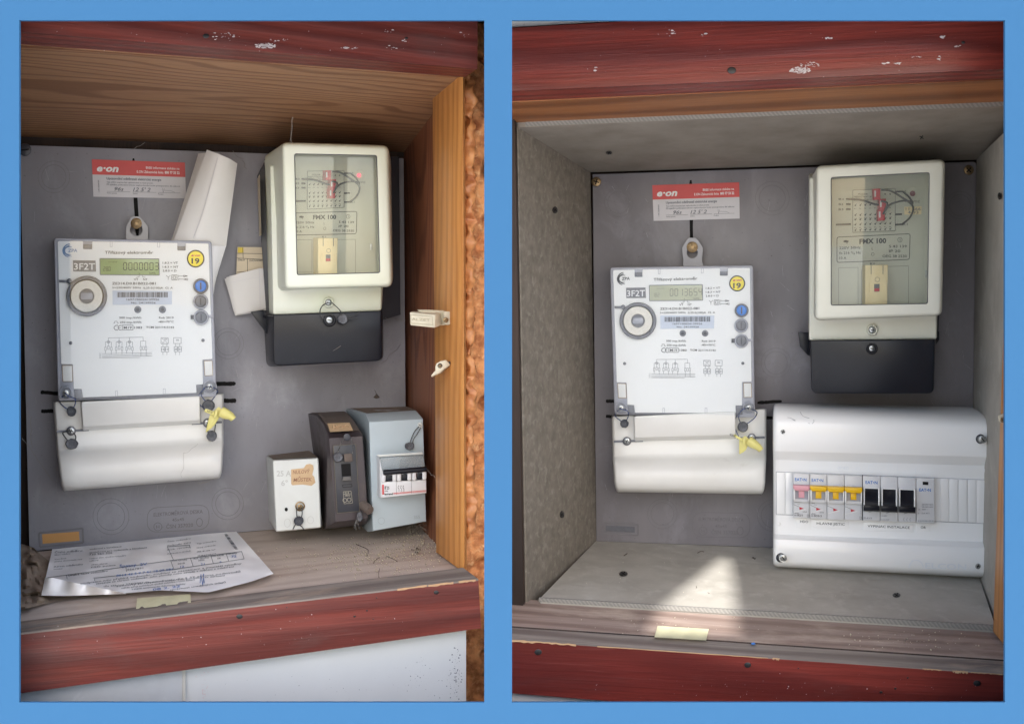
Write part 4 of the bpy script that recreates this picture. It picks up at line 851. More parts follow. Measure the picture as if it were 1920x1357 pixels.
for a in ((1058, 185, 1108, 290), (1058, 185, 1235, 172), (1108, 290, 1590, 232), (100, 430, 1090, 292), (1085, 293, 1640, 222), (1110, 362, 1660, 280), (1085, 293, 1110, 362), (1240, 275, 1262, 340), (1400, 256, 1420, 318), (1520, 240, 1540, 300), (1640, 222, 1660, 280), (735, 345, 740, 380), (270, 408, 275, 438), (490, 430, 1110, 362), (485, 425, 492, 452), (1230, 172, 1240, 196)): dl(*a)
rd = random.Random(8); y = 90
while y < 210: dl(1505+(y-90)*.72, y, 1530+(y-90)*.72, y-2, rd.choice((.6, 1.0, 1.4))); y += rd.choice((5, 7, 9))
obj('printed_text', mb, M['inkg'], doc)
mb = MB(L); F('Špatný  2V', 685, 348, 900, 20); F('8014 42 5 9 7 41 18 09 081', 660, 420, 1100, 16, -.12); F('12', 1160, 350, 1190, 16); F('21', 1320, 330, 1350, 16); F('0', 1468, 312, 1482, 14); F('72', 1560, 270, 1600, 16); F('08 2. 22', 945, 528, 1160, 16, -.13)
for a in ((1315, 470, 1322, 400), (1322, 400, 1335, 485), (1335, 485, 1345, 400), (1340, 395, 1348, 470)): dl(*a, 1.1)
obj('handwriting', mb, M['pen'], doc)
# crumpled brown paper
def ch(x, y, s, v): k = max(0, min(1, (88-x)/14)); return .0015+k*(.012*abs(noise.noise(Vector((x*.05, y*.07, 3))))+.010*max(0, 1-v*1.6)*(1-s))
sheet('crumpled_paper', FL, [(20, 1018), (45, 1020), (64, 1027), (78, 1040), (92, 1052)], [(0, 1152), (50, 1140), (110, 1126), (150, 1120), (190, 1114)], ch, M['bpaper'], 'crumpled stained brown paper in the front left corner of the cabinet floor', 'paper', nx=40, ny=26)
def tape(pl, q, label):
    t = thing('masking_tape', label, 'tape', pl.P(*q[3], 0)); mb = MB(pl.cab); n = 10; rows = []
    for j in range(4):
        rows.append([pl.P(q[0][0]+(q[1][0]-q[0][0])*i/n+((q[3][0]-q[0][0])*(1-i/n)+(q[2][0]-q[1][0])*i/n)*j/3, (q[0][1]+(q[1][1]-q[0][1])*i/n)*(1-j/3)+(q[3][1]+(q[2][1]-q[3][1])*i/n)*j/3, .0025+.0008*math.sin(i*1.7+j)) for i in range(n+1)])
    mb.grid(rows); obj('strip', mb, M['tape'], t)
    mb = MB(pl.cab); mb.grid([[pl.P(p[0], p[1], h) for p in (q[3], q[2])] for h in (.0024, -.004)]); obj('lip', mb, M['tape'], t); return t
tape(FL, [(257, 1121), (357, 1113), (358, 1129), (255, 1141)], 'cream masking tape on the sill in front of the printed form')

# ================================================================= old breaker boxes (left picture)
zA = lambda x, y: (570+x*.19157, 750+y*.19157); zW = lambda x, y: (490+x*.13265, 830+y*.13265)
t = thing('terminal_box', 'small off-white terminal box with a torn brown paper label, leftmost of the three boxes', 'terminal box', L.P(555, 995, .05))
wbk = [(499.3, 855), (581.5, 846), (594, 984), (505, 978)]; wfr = [(510.6, 862.5), (597.4, 858), (602.8, 989), (517, 997)]
mb = MB(L); mb.loft([[L.P(*p, .0) for p in rr(wbk, 4)], [L.P(*p, .06) for p in rr([tuple(Vector(a).lerp(Vector(b), .5)) for a, b in zip(wbk, wfr)], 4)], [L.P(*p, .116) for p in rr(wfr, 4)], [L.P(*p, .1188) for p in inset(rr(wfr, 4), .6)], [L.P(*p, .12) for p in inset(rr(wfr, 4), 2)]])
obj('case', mb, M['boxw'], t)
mb = MB(L); tp = [(wbk[0], .004), (wbk[1], .004), (wfr[1], .112), (wfr[0], .112)]; q = [L.P(p[0]+(2 if i in (0, 3) else -2), p[1]-.6, w_) for i, (p, w_) in enumerate(tp)]; mb.face([p+Vector((0, 0, .0006)) for p in q]); obj('dust_layer', mb, M['dust'], t, kind='stuff')
mb = MB(L); text(mb, L, '25 A', *zW(218, 470), zW(420, 0)[0], 10.5, .1204, bold=.02); text(mb, L, '6°', *zW(280, 605), zW(375, 0)[0], 10.5, .1204, bold=.02); ringf(mb, L, *zW(368, 1130), 6, .7, .1204, 8); ringf(mb, L, *zW(695, 1090), 6, .7, .1204, 7); obj('embossed_text', mb, plain('embossed_shade', lin(186, 188, 186), .5), t)
mb = MB(L); pg = [zW(*p) for p in ((420, 375), (600, 355), (635, 305), (690, 295), (732, 315), (740, 370), (720, 450), (748, 480), (765, 560), (710, 605), (580, 588), (440, 598), (422, 580))]; box(mb, L, pg, .1200, pg, .1208, .2); lb = obj('paper_label', mb, M['kraft'], t)
mb = MB(L); text(mb, L, 'NULOVÝ', *zW(445, 440), zW(685, 0)[0], 7, .1211, -.05, shear=.2); text(mb, L, 'MŮSTEK', *zW(452, 550), zW(715, 0)[0], 7, .1211, -.04, shear=.2); obj('handwriting', mb, plain('brown_ink', lin(150, 108, 84), .7), lb)
mb = MB(L); flat(mb, L, circ(*zW(352, 940), 3, 3.6), .1206); obj('hole', mb, M['black'], t)
x, y = zW(548, 895); mb = MB(L); mb.loft([[L.P(*p, q_) for p in circ(x, y, r_, r_, 24)] for r_, q_ in ((9.5, .1195), (9, .122), (7, .1225), (6, .119))], True, False, False); obj('screw_collar', mb, M['brass'], t); screw(L, x, y+1, 5, .12, .003, M['brass'], t, 'flat', 1.9)
seal(L, 560, 976, 9, .122, [[(556, 952, .124), (556, 962, .124), (557, 970, .125)], [(566, 952, .124), (566.5, 962, .124), (565, 970, .125)], [(554, 982, .124), (551, 988, .125), (549, 992, .126)], [(562, 984, .124), (567, 988, .125), (570, 993, .126)]], 'round blue-grey seal hanging on the off-white terminal box', 'leadb', 'wirek')

t = thing('circuit_breaker', 'tall dark brown dusty breaker case between the off-white box and the blue-grey box', 'circuit breaker', L.P(645, 988, .05))
rings = [([(577.7, 775), (648.5, 772), (676, 985), (606, 992)], 0.0), ([(592, 778), (655, 776), (680, 985), (607, 992)], .05), ([(606, 795), (668, 793), (687, 982), (609, 991)], .10), ([(613, 811), (677, 808), (690, 976), (612, 990)], .125), ([(615.5, 820), (680.5, 816), (691, 972), (628, 979.5)], .14)]
mb = MB(L); mb.loft([[L.P(*p, w_) for p in rr(q_, 2.5, 3)] for q_, w_ in rings]+[[L.P(*p, .142) for p in inset(rr(rings[-1][0], 2.5, 3), 1.6)]]); obj('case', mb, M['boxb'], t, ang=50)
mb = MB(L); rows = []
for (q_, w_) in rings[:4]:
    a, b = Vector(q_[0])+Vector((4, -1.2)), Vector(q_[1])+Vector((-3, -1.2)); rows.append([L.P(*a.lerp(b, k/6), w_+.0012) for k in range(7)])
mb.grid(rows); obj('dust_layer', mb, M['dust2'], t, kind='stuff')
fp = [zA(*p) for p in ((285, 445), (505, 430), (545, 1085), (325, 1105))]
slab('fascia', L, fp, .141, .1435, M['darkpl'], t, .6); mb = MB(L); outline(mb, L, fp, .7, .1438); obj('fascia_line', mb, plain('faded_gold_line', lin(110, 104, 84), .6), t)
mb = MB(L); flat(mb, L, [zA(*p) for p in ((362, 625), (455, 620), (462, 740), (372, 745))], .1438); obj('lever_slot', mb, M['black'], t)
lv = [zA(*p) for p in ((385, 750), (455, 745), (467, 785), (372, 790))]; slab('lever', L, lv, .143, .152, plain('dusty_lever', lin(96, 94, 92), .6), t, .8)
mb = MB(L); outline(mb, L, [zA(*p) for p in ((378, 828), (467, 822), (470, 845), (380, 852))], .8, .1438); obj('lever_frame', mb, M['black'], t)
q_ = [zA(*p) for p in ((385, 895), (460, 888), (475, 1005), (392, 1012))]; mb = MB(L); outline(mb, L, q_, .6, .1439)
text(mb, L, '514', *zA(398, 912), zA(440, 0)[0], 3.2, .1439); text(mb, L, '380V', *zA(398, 940), zA(455, 0)[0], 3.2, .1439); hline(mb, L, *zA(388, 920), *zA(460, 914), .7, .1439); ringf(mb, L, *zA(400, 978), 4, .8, .1439); ringf(mb, L, *zA(442, 974), 4, .8, .1439); obj('rating_label', mb, plain('pale_print', lin(170, 166, 150), .6), t)
mb = MB(L); pg = [zA(*p) for p in ((230, 228), (445, 218), (482, 298), (255, 312))]; W_ = (.108, .108, .132, .132); mb.face([L.P(*p, w_+.003) for p, w_ in zip(pg, W_)]); lb = obj('paper_label', mb, M['kraft'], t)
mb = MB(L); text(mb, L, 'HDO', *zA(280, 285), zA(440, 0)[0], 8, .126, -.03, shear=.15); obj('handwriting', mb, plain('faded_brown_ink', lin(172, 140, 108), .7), lb)
x, y = zA(422, 362); slab('knob', L, circ(x, y, 7), .14, .156, M['darkpl'], t, 1.2); x, y = zA(434, 562); slab('plug', L, rr([zA(*p) for p in ((388, 525), (470, 520), (478, 600), (396, 605))], 3), .143, .155, M['dust2'], t, 1.2)
x, y = zA(598, 1040); mb = MB(L); mb.tube([L.P(676, 944, .135), L.P(688, 952, .15), L.P(694, 957, .155)], [.0056, .0056, .005], 14); obj('corner_plug', mb, M['dust2'], t)
seal(L, 634, 857, 9.5, .150, [[(646, 820, .157), (640, 830, .155), (633, 848, .153)], [(658, 822, .157), (662, 840, .155), (660, 852, .154)]], 'crumpled grey seal hanging from the knob of the brown breaker case', 'lead', 'wireg')
seal(L, 674, 968, 6, .145, [[(684, 955, .15), (678, 960, .149)], [(670, 975, .147), (667, 985, .147), (668, 993, .147)], [(671, 975, .147), (672, 986, .147), (675, 992, .147)], [(669, 974, .147), (665, 984, .147), (664, 990, .147)]], 'long thin seal with frayed wire tail at the foot of the brown breaker case', 'lead', 'wireg', ry=10)

t = thing('circuit_breaker', 'blue-grey breaker box with a three-pole breaker and black bar, rightmost of the three boxes', 'circuit breaker', L.P(750, 985, .05))
gb = [(648.7, 766), (762, 763), (778, 982), (676, 985)]; gm = [(685, 775.5), (780, 769.5), (794, 975), (690, 997)]; gf = [(692, 791), (793, 785), (799, 977), (699, 995)]
mb = MB(L); mb.loft([[L.P(*p, w_) for p in q_] for q_, w_ in ((gb, 0), ([(655, 768), (766, 765), (782, 981), (678, 987)], .03), (gm, .115), (gf, .14))]+[[L.P(*p, .1405) for p in inset(gf, .6)]]); obj('case', mb, M['boxg'], t, ang=20)
mb = MB(L); rows = [[L.P(*Vector(q_[0]).lerp(Vector(q_[1]), k/6), w_+.0006)+Vector((0, 0, .0006)) for k in range(7)] for q_, w_ in (([(656, 766), (764, 763)], .004), ([(688, 775.5), (779, 770)], .113))]
mb.grid(rows); obj('dust_layer', mb, M['dust'], t, kind='stuff')
bq = [zA(*p) for p in ((708, 535), (1155, 508), (1195, 905), (757, 955), (715, 930))]; bb = [(x-1, y) for x, y in bq]
part('breaker_base', L, bb, .138, [zA(*p) for p in ((740, 556), (1165, 532), (1197, 905), (757, 955), (740, 948))], .158, M['modwhite'], t, .8)
br = slab('breaker_nose', L, [zA(*p) for p in ((752, 800), (1195, 778), (1197, 908), (757, 955))], .156, .170, M['modwhite'], t, .8)
part('clear_cover', L, [zA(*p) for p in ((740, 558), (1165, 534), (1185, 650), (765, 692))], .158, [zA(*p) for p in ((750, 566), (1168, 540), (1185, 650), (765, 692))], .166, M['bluecl'], t, .8)
slab('top_edge', L, [zA(*p) for p in ((708, 535), (1155, 508), (1168, 530), (738, 556))], .15, .160, M['boxw'], t, .6)
mb = MB(L); mb.tube([L.P(*zA(778, 708), .176), L.P(*zA(1000, 690), .176), L.P(*zA(1195, 674), .176)], [.0030]*3, 12); obj('lever_bar', mb, M['blackpl'], t)
for i, x in enumerate((835, 985, 1130)):
    dy = -i*9
    slab('lever', L, [zA(*p) for p in ((x-30, 735+dy), (x+34, 730+dy), (x+34, 788+dy), (x-28, 792+dy))], .158, .172, M['blackpl'], t, .8)
for i, x in enumerate((778, 885, 930, 1032, 1078, 1178)):
    dy = -(x-778)*.06
    slab('lever_cheek', L, rr([zA(*p) for p in ((x-20, 720+dy), (x+20, 718+dy), (x+20, 800+dy), (x-20, 804+dy))], 3), .158, .1745, M['modwhite'], t, 1)
mb = MB(L); w_ = .1705; text(mb, L, 'B 25', *zA(790, 872), zA(835, 0)[0], 5.5, w_, -.03, bold=.02); text(mb, L, 'legrand', *zA(788, 928), zA(870, 0)[0], 4, w_, -.04, bold=.03)
text(mb, L, '400 V', *zA(790, 850), zA(815, 0)[0], 2.4, w_); text(mb, L, '6000', *zA(790, 895), zA(822, 0)[0], 2.6, w_)
for c in range(3): text(mb, L, '1', *zA(925+c*22, 848), zA(930+c*22, 0)[0], 3, w_); hline(mb, L, *zA(918+c*24, 852), *zA(932+c*24, 872), .8, w_); text(mb, L, '2', *zA(925+c*24, 890), zA(934+c*24, 0)[0], 2.6, w_)
for x in (903, 1050): hline(mb, L, *zA(x, 800-(x-752)*.05), *zA(x+2, 935-(x-752)*.08), .5, w_)
obj('printed_text', mb, M['ink'], t)
mb = MB(L); flat(mb, L, [zA(*p) for p in ((764, 826), (782, 825), (784, 922), (766, 924))], w_); hline(mb, L, *zA(875, 910), *zA(1195, 882), 1.0, w_); hline(mb, L, *zA(875, 918), *zA(1195, 892), .8, w_); obj('red_print', mb, M['redp'], t)
mb = MB(L); ringf(mb, L, *zA(757, 1180), 6.5, .7, .1408); text(mb, L, '355', *zA(1075, 1160), zA(1135, 0)[0], 6, .1408, -.05); obj('embossed_text', mb, plain('embossed_grey', lin(150, 162, 170), .5), t)
screw(L, *zA(1135, 245), 5, .1395, .003, M['boxw'], t, 'flat', .5)
seal(L, 768, 836, 9, .143, [[(786, 799, .143), (778, 808, .144), (772, 820, .144), (769, 830, .145)], [(789, 801, .143), (783, 812, .144), (776, 822, .144), (773, 832, .145)]], 'flat grey seal hanging from the corner screw of the blue-grey breaker box', 'lead', 'wireg', ry=7.5)

# latch parts on the batten
zB = lambda x, y: (740+x*.13261, 560+y*.13261)
t = thing('magnetic_latch', 'dirty ivory magnetic door latch screwed high on the orange batten', 'latch', L.P(*zB(520, 400), .25))
part('mounting_plate', L, rr([zB(*p) for p in ((310, 155), (780, 175), (815, 370), (560, 385))], 3), .212, rr([zB(*p) for p in ((315, 152), (690, 165), (730, 370), (560, 385))], 3), .244, M['ivory'], t, 1.2)
slab('plate_edge', L, rr([zB(*p) for p in ((690, 172), (790, 182), (822, 240), (822, 340), (770, 372), (700, 370))], 4), .232, .252, M['ivory'], t, 1.2)
part('magnet_block', L, rr([zB(*p) for p in ((260, 180), (660, 195), (690, 360), (600, 400))], 2), .24, rr([zB(*p) for p in ((215, 190), (580, 225), (572, 412), (222, 375))], 2), .272, M['ivory'], t, 1.5)
mb = MB(L); outline(mb, L, [zB(*p) for p in ((228, 225), (530, 250), (540, 370), (222, 345))], .9, .2725); text(mb, L, 'ALZET', *zB(240, 305), zB(500, 0)[0], 5, .2725, .06, bold=.01); obj('embossed_text', mb, plain('ivory_shadow', lin(170, 160, 136), .6), t)
screw(L, *zB(722, 300), 5, .252, .004, M['brass'], t, 'flat', -.6)
t = thing('latch_hook', 'small broken ivory plastic hook screwed on the orange batten below the latch', 'hook', L.P(*zB(600, 1100), .25))
mb = MB(L); pg = [zB(*p) for p in ((575, 960), (590, 915), (650, 880), (720, 865), (760, 900), (785, 940), (745, 965), (690, 1000), (640, 1050), (560, 1085), (515, 1105), (520, 1075), (575, 1015))]; box(mb, L, [(x+3, y) for x, y in pg], .235, pg, .256, 1.5); obj('arm', mb, M['ivory'], t)
mb = MB(L); box(mb, L, circ(*zB(640, 945), 4.6), .255, circ(*zB(640, 945), 4.6), .2565, .3); obj('hole', mb, M['darkmetal'], t)
screw(L, *zB(642, 950), 3, .2565, .001, M['brass'], t, 'flat'); screw(L, *zB(775, 908), 3, .25, .003, M['darkmetal'], t, 'flat')
# moth and cobwebs
t = thing('dead_moth', 'tiny dark dead moth stuck on the grey board above the brown breaker', 'insect', L.P(706, 746, 0)); 
mb = MB(L); box(mb, L, [(700, 745), (706, 738), (712, 745), (706, 747)], 0, [(701, 745), (706, 739), (711, 745), (706, 746)], .003, .5); obj('wings', mb, M['dust2'], t); mb = MB(L); wire(mb, L, [(706, 740, .002), (704, 734, .003), (702, 731, .003)], .0003, 4); obj('feeler', mb, M['dust2'], t)
mb = MB(L); rd = random.Random(12)
def web(x0, y0, w0, x1, y1, w1, r=.00028):
    n = 5; pts = []
    for k in range(n+1): t_ = k/n; pts.append((x0+(x1-x0)*t_+rd.uniform(-2, 2), y0+(y1-y0)*t_+rd.uniform(-2, 2)+1*math.sin(math.pi*t_), w0+(w1-w0)*t_))
    wire(mb, L, pts, r, 3, 3)
for a in ((250, 280, .003, 272, 266, .01), (438, 283, .003, 455, 300, .003), (455, 300, .003, 462, 318, .003), (546, 270, .15, 548, 218, .17), (57, 780, 0, 60, 840, .002), (43, 820, 0, 100, 900, .002), (560, 686, .1, 680, 678, .1), (560, 686, .1, 640, 650, .115), (715, 680, .1, 752, 645, .01), (722, 595, .03, 760, 600, .05), (800, 880, .16, 816, 893, .22), (370, 905, .08, 395, 900, .08), ): web(*a)
web(340, 895, .086, 345, 850, .086, .00014); web(345, 850, .086, 372, 832, .084, .00014)
for _ in range(70):
    x, y = 788+rd.gauss(0, 13), 995+rd.gauss(0, 18); a = rd.random()*6.28; web(x, y, .10, x+22*math.cos(a), y+16*math.sin(a), .10, .0002)
obj('cobweb', mb, M['web'], label='fine dusty cobweb threads strung across the left cabinet and its boxes', cat='cobweb', kind='stuff')

# right edge: clay wall, foam, split wood; wall panels below
mb = MB(L); rows = []
for j in range(330):
    y = 10+j*4.1; row = []
    for i in range(30):
        x = 866+i*2.3; p = L.P(x, y, .235); d = noise.noise(p*45)*.008+noise.noise(p*200)*.002+noise.noise(p*420)*.0012-.018*max(0, noise.noise(p*34)-.28)*3
        row.append(p+L.n*d)
    rows.append(row)
mb.grid(rows); obj('clay_wall', mb, M['clay'], label='rough brown clay wall edge beside the left cabinet', cat='wall', ang=80)
mb = MB(L)
for (y0, y1) in ((140, 236), (212, 340), (325, 420), (390, 490), (480, 575), (552, 668), (650, 735), (715, 832), (814, 925), (900, 1010)):
    pts = []; rad = []; n = 22
    for k in range(n+1):
        t_ = k/n; y = y0+(y1-y0)*t_; pts.append(L.P(880+4.5*noise.noise(Vector((0, y*.06, 2))), y, .262+.012*noise.noise(Vector((3, y*.03, 2))))); rad.append(.001+.0048*math.sqrt(max(0, 1-(2*t_-1)**2))*(1+.45*noise.noise(Vector((7, y*.1, 1)))))
    mb.tube(pts, rad, 14)
for v in mb.bm.verts: v.co += L.n*(noise.noise(v.co*140)*.005+noise.noise(v.co*420)*.002)+L.U*noise.noise(v.co*110+Vector((9, 9, 9)))*.006
obj('foam_bead', mb, M['foam'], label='glossy orange foam bead squeezed out in lumps along the orange batten', cat='foam', ang=90)
t = slab('split_timber', L, [(886, 1010), (900, 1000), (918, 1000), (918, 1250), (908, 1228), (880, 1205), (890, 1080)], .14, .19, M['straw'], None, 2, label='pale split timber end at the lower right of the left picture', cat='timber')
t = thing('wall_panel', 'white painted wall panels under the red rail in the left picture', 'wall', L.P(450, 1330, .2))
slab('panel', L, [(-60, 1230), (343, 1200), (343, 1420), (-60, 1420)], .25, .301, plain('grey_white_paint', lin(206, 208, 210), .5, dust=lin(224, 226, 228), dlo=.6, dhi=.8, dsc=50), t, .6)
slab('panel', L, [(347, 1200), (874, 1140), (874, 1420), (347, 1420)], .25, .298, M['wallw'], t, 1.0)
slab('joint_strip', L, [(342, 1205), (348, 1205), (348, 1420), (342, 1420)], .25, .3025, plain('cream_joint', lin(214, 210, 200), .6), t, .6)
mb = MB(L); specks(mb, L, 790, 1270, 60, 50, 60, .3, 1.4, .2984, 40, elong=.8); specks(mb, L, 855, 1270, 14, 60, 160, .3, 1.6, .2984, 41); specks(mb, L, 600, 1290, 200, 30, 40, .3, 1.0, .2984, 42)
obj('dirt_speck', mb, M['inkg'], t, kind='stuff')
mb = MB(L); specks(mb, L, 383, 1290, 8, 20, 30, .6, 3.5, .2986, 43, elong=.6); specks(mb, L, 380, 1265, 20, 10, 16, .4, 1.4, .2986, 44); obj('paint_drip', mb, M['splash'], t, kind='stuff')

# ================================================================= right cabinet
FR = plane3(R, (1013, 1120.5, .25), (1861, 1172, .25), (1450, 1026, 0), (0, 0, 1))
cabR = thing('meter_cabinet', 'open cabinet in the right picture with bright red rails and grey cement board lining', 'cabinet', R.P(1420, 1240, .3))
yl = lambda x, x0, y0, x1, y1: y0+(y1-y0)*(x-x0)/(x1-x0)
def bq(f, wa): return lambda x: (x, f(x), wa)
tA = lambda x: yl(x, 960, 171, 1885, 130); tT = lambda x: yl(x, 960, 53, 1160, 41); tB = lambda x: yl(x, 960, 192, 1885, 150); tC = lambda x: yl(x, 993, 229, 1885, 191)
XL, XR_ = 925, 1980
def beam(name, secs, mat, parent, cab=R):
    mb = MB(cab); mb.loft([[cab.P(x, f(x), w_) for f, w_ in secs] for x in (XL, 1150, 1420, 1700, XR_)]); return obj(name, mb, mat, parent, smooth=False)
beam('top_rail', [(tT, .36), (tA, .36), (lambda x: tB(x)-1, .33), (lambda x: tT(x)+8, .33)], M['red_r'], cabR)
beam('rail_lip', [(tB, .331), (lambda x: tB(x)+1.5, .326), (lambda x: tB(x)-30, .326), (lambda x: tB(x)-30, .331)], M['brown2'], cabR)
beam('ceiling_strip', [(lambda x: tB(x)-4, .325), (tC, .251), (lambda x: tC(x)-60, .251), (lambda x: tB(x)-60, .325)], M['brown2'], cabR)
# cement board ceiling: edge + underside
mb = MB(R); cE = lambda x: tC(x)+7.5
q = [R.P(968, cE(968)+2, .25), R.P(1937, cE(1937), .25), R.P(1831, 300, 0), R.P(1831, 300, -.004), R.P(1108, 323.5, -.004)]
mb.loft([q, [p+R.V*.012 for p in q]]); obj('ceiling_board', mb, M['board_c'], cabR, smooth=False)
mb = MB(R); q = [R.P(985, cE(985)+.5, .2515), R.P(1900, cE(1900)+.5, .2515), R.P(1900, tC(1900)-.5, .2515), R.P(985, tC(985)-.5, .2515)]; mb.loft([[p-R.n*.0012 for p in q], q]); obj('ceiling_board_edge', mb, M['hatch'], cabR, smooth=False)
# left lining
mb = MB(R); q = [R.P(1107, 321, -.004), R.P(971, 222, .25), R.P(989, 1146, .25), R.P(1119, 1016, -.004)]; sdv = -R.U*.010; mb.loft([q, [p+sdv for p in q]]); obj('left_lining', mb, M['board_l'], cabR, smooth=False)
quadprism('left_jamb', R, [(966, 185, .258), (985, 240, .18), (960, 240, .18), (935, 185, .258)], [(984, 1175, .258), (1000, 1100, .18), (970, 1100, .18), (935, 1175, .258)], M['darkwood'], cabR)
quadprism('jamb_face', R, [(930, 180, .262), (964, 180, .262), (964, 180, .255), (930, 180, .255)], [(930, 1205, .262), (982, 1178, .262), (982, 1178, .255), (930, 1205, .255)], M['darkwood'], cabR)
# right lining
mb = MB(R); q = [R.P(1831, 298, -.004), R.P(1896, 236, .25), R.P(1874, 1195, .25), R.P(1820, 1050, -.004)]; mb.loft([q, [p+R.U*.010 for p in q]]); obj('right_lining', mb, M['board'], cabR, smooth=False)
mb = MB(R); mb.loft([[R.P(*p) for p in q] for q in ([(1893, 170, .262), (1960, 120, .33), (1990, 150, .2), (1905, 170, .2)], [(1886.5, 470, .262), (1950, 470, .33), (1990, 470, .2), (1900, 470, .2)], [(1862, 1183, .258), (1897, 1225, .33), (1950, 1200, .2), (1880, 1180, .2)])]); obj('batten', mb, M['orange'], cabR, smooth=False)
# floor
fH = lambda x: yl(x, 1013, 1120.5, 1861, 1172); fE = lambda x: yl(x, 1013, 1127, 1861, 1181); fG = lambda x: yl(x, 970, 1173.6, 1884, 1236); fT = lambda x: yl(x, 960, 1200, 1884, 1264)
mb = MB(R); q = [FR.P(1118, 1014, 0), FR.P(1822, 1038, 0), FR.P(1866, fH(1866), 0), FR.P(1013, fH(1013), 0)]; q[0] = R.P(1118, 1013, -.004); q[1] = R.P(1822, 1040, -.004)
mb.loft([q, [p-Vector((0, 0, .009)) for p in q]]); obj('floor_lining', mb, M['board'], cabR, smooth=False)
mb = MB(R); q = [R.P(1010, fH(1010), .2525), R.P(1866, fH(1866), .2525), R.P(1866, fE(1866)+1, .2525), R.P(1010, fE(1010)+1, .2525)]; mb.loft([[p-R.n*.003 for p in q], q]); obj('floor_lining_edge', mb, M['hatch'], cabR, smooth=False)
beam('sill_board', [(lambda x: fE(x)-2, .24), (fG, .330), (lambda x: fG(x)+25, .330), (lambda x: fE(x)+25, .24)], M['sill'], cabR)
beam('groove', [(lambda x: fG(x)+.2, .3302), (lambda x: fG(x)+3.2, .3312), (lambda x: fG(x)+20, .3312), (lambda x: fG(x)+20, .3302)], M['darkwood'], cabR)
fU = lambda x: fT(x)-12; 
beam('rail_top', [(lambda x: fG(x)+3, .333), (fT, .3595), (lambda x: fT(x)+6, .3595), (lambda x: fG(x)+20, .333)], M['edgewood'], cabR)
beam('bottom_rail', [(lambda x: fT(x)+.6, .3605), (lambda x: yl(x, 960, 1299, 1136, 1313), .3605), (lambda x: yl(x, 960, 1290, 1136, 1304), .335), (lambda x: fT(x)+8, .335)], M['red_r'], cabR)
quadprism('back_board', R, [(1060, 280, -.032), (1060, 1060, -.032), (1060, 1060, -.05), (1060, 280, -.05)], [(1860, 280, -.032), (1860, 1060, -.032), (1860, 1060, -.05), (1860, 280, -.05)], M['darkwood'], cabR)
for x, y, pl_, r, ry in ((1142, 287, 'c', 6, 3.5), (1728, 258, 'c', 7, 4), (1041, 394, 'l', 5.5, 7), (1054, 964, 'l', 5, 7.5), (1169, 1075, 'f', 8, 5), (1681, 1115, 'f', 8, 5), (1874, 368, 'r', 4, 7)):
    PP = {'c': plane3(R, (1005, cE(1005)+2, .25), (1899, cE(1899), .25), (1108, 323.5, -.004), (0, 0, -1)), 'l': plane3(R, (1107, 321, -.004), (971, 222, .25), (989, 1146, .25), (1, 0, 0)), 'f': FR, 'r': plane3(R, (1831, 298, -.004), (1896, 236, .25), (1874, 1195, .25), (-1, 0, 0))}[pl_]
    PP.cab = R; screw(PP, x, y, r, .0005, .0008, M['darkmetal'], cabR, 'cross', .6, ry=ry)
mb = MB(R)
for i, a in enumerate([(1500, 132, 20, 6, 130, .4, 1.7), (1660, 119, 7, 2, 12, .5, 1.7), (1683, 119, 7, 2, 12, .5, 1.8), (1768, 69, 4, 3, 5, .8, 3), (1796, 88, 5, 3, 5, .8, 2.8), (1761, 110, 3, 5, 5, .6, 2.2), (1720, 107, 14, 2, 8, .4, 1.6), (1549, 71, 12, 3, 8, .4, 2), (1520, 122, 20, 5, 30, .4, 1.4), (1116, 130, 3, 8, 8, .4, 1.6), (1260, 62, 12, 8, 8, .5, 2), (1320, 66, 8, 3, 6, .5, 1.8)]):
    specks(mb, R, *a, .3604, seed=60+i, elong=2.6)
specks(mb, R, 1500, 95, 420, 50, 40, .3, .9, .3604, 91, ellipse=False); specks(mb, R, 1500, 1290, 400, 30, 60, .3, 1.2, .3608, 92)
obj('paint_splash', mb, M['splash'], cabR, kind='stuff')
for x, y, r in ((1372, 132.5, 8), (1009, 1222, 7), (1402, 1246, 6.5), (1832, 1280, 7), (1702, 1270, 2), (1679, 1290, 2.6), (1652, 1297, 3), (1497, 1252, 1.5), (1806, 80, 3.5)):
    mb = MB(R); box(mb, R, circ(x, y, r, r*.8, 12), .355, circ(x, y, r, r*.8, 12), .3618, .6); obj('nail_head', mb, M['darkmetal'], cabR)
mb = MB(R); rd = random.Random(14)
for a, b, h in ((960, 1080, 3.2), (1120, 1440, 1.2), (1448, 1462, 3.5), (1730, 1765, 1.8), (1786, 1815, 4), (1820, 1880, 1.3)):
    n = 16; pg = [(a+(b-a)*k/n, fT(a+(b-a)*k/n)-.6-h*.5*rd.random()) for k in range(n+1)]+[(b-(b-a)*k/n, fT(b-(b-a)*k/n)+.3+h*rd.random()) for k in range(n+1)]; flat(mb, R, pg, .3615)
obj('bare_chip', mb, M['chip'], cabR, kind='stuff')
SR = plane3(R, (1000, fE(1000)-2, .24), (1800, fE(1800)-2, .24), (1400, fG(1400), .33), (0, 0, 1)); SR.cab = R
mb = MB(R); specks(mb, SR, 1700, 1200, 160, 20, 70, .4, 2.2, .0005, 21, lump=.0006); specks(mb, SR, 1250, 1170, 220, 18, 60, .3, 1.3, .0005, 22, lump=.0006); specks(mb, FR, 1400, 1090, 380, 50, 90, .3, .9, .0003, 23, lump=.0005)
obj('crumbs', mb, M['crumb'], label='few pale crumbs on the grey floor and sill of the right cabinet', cat='debris', kind='stuff')
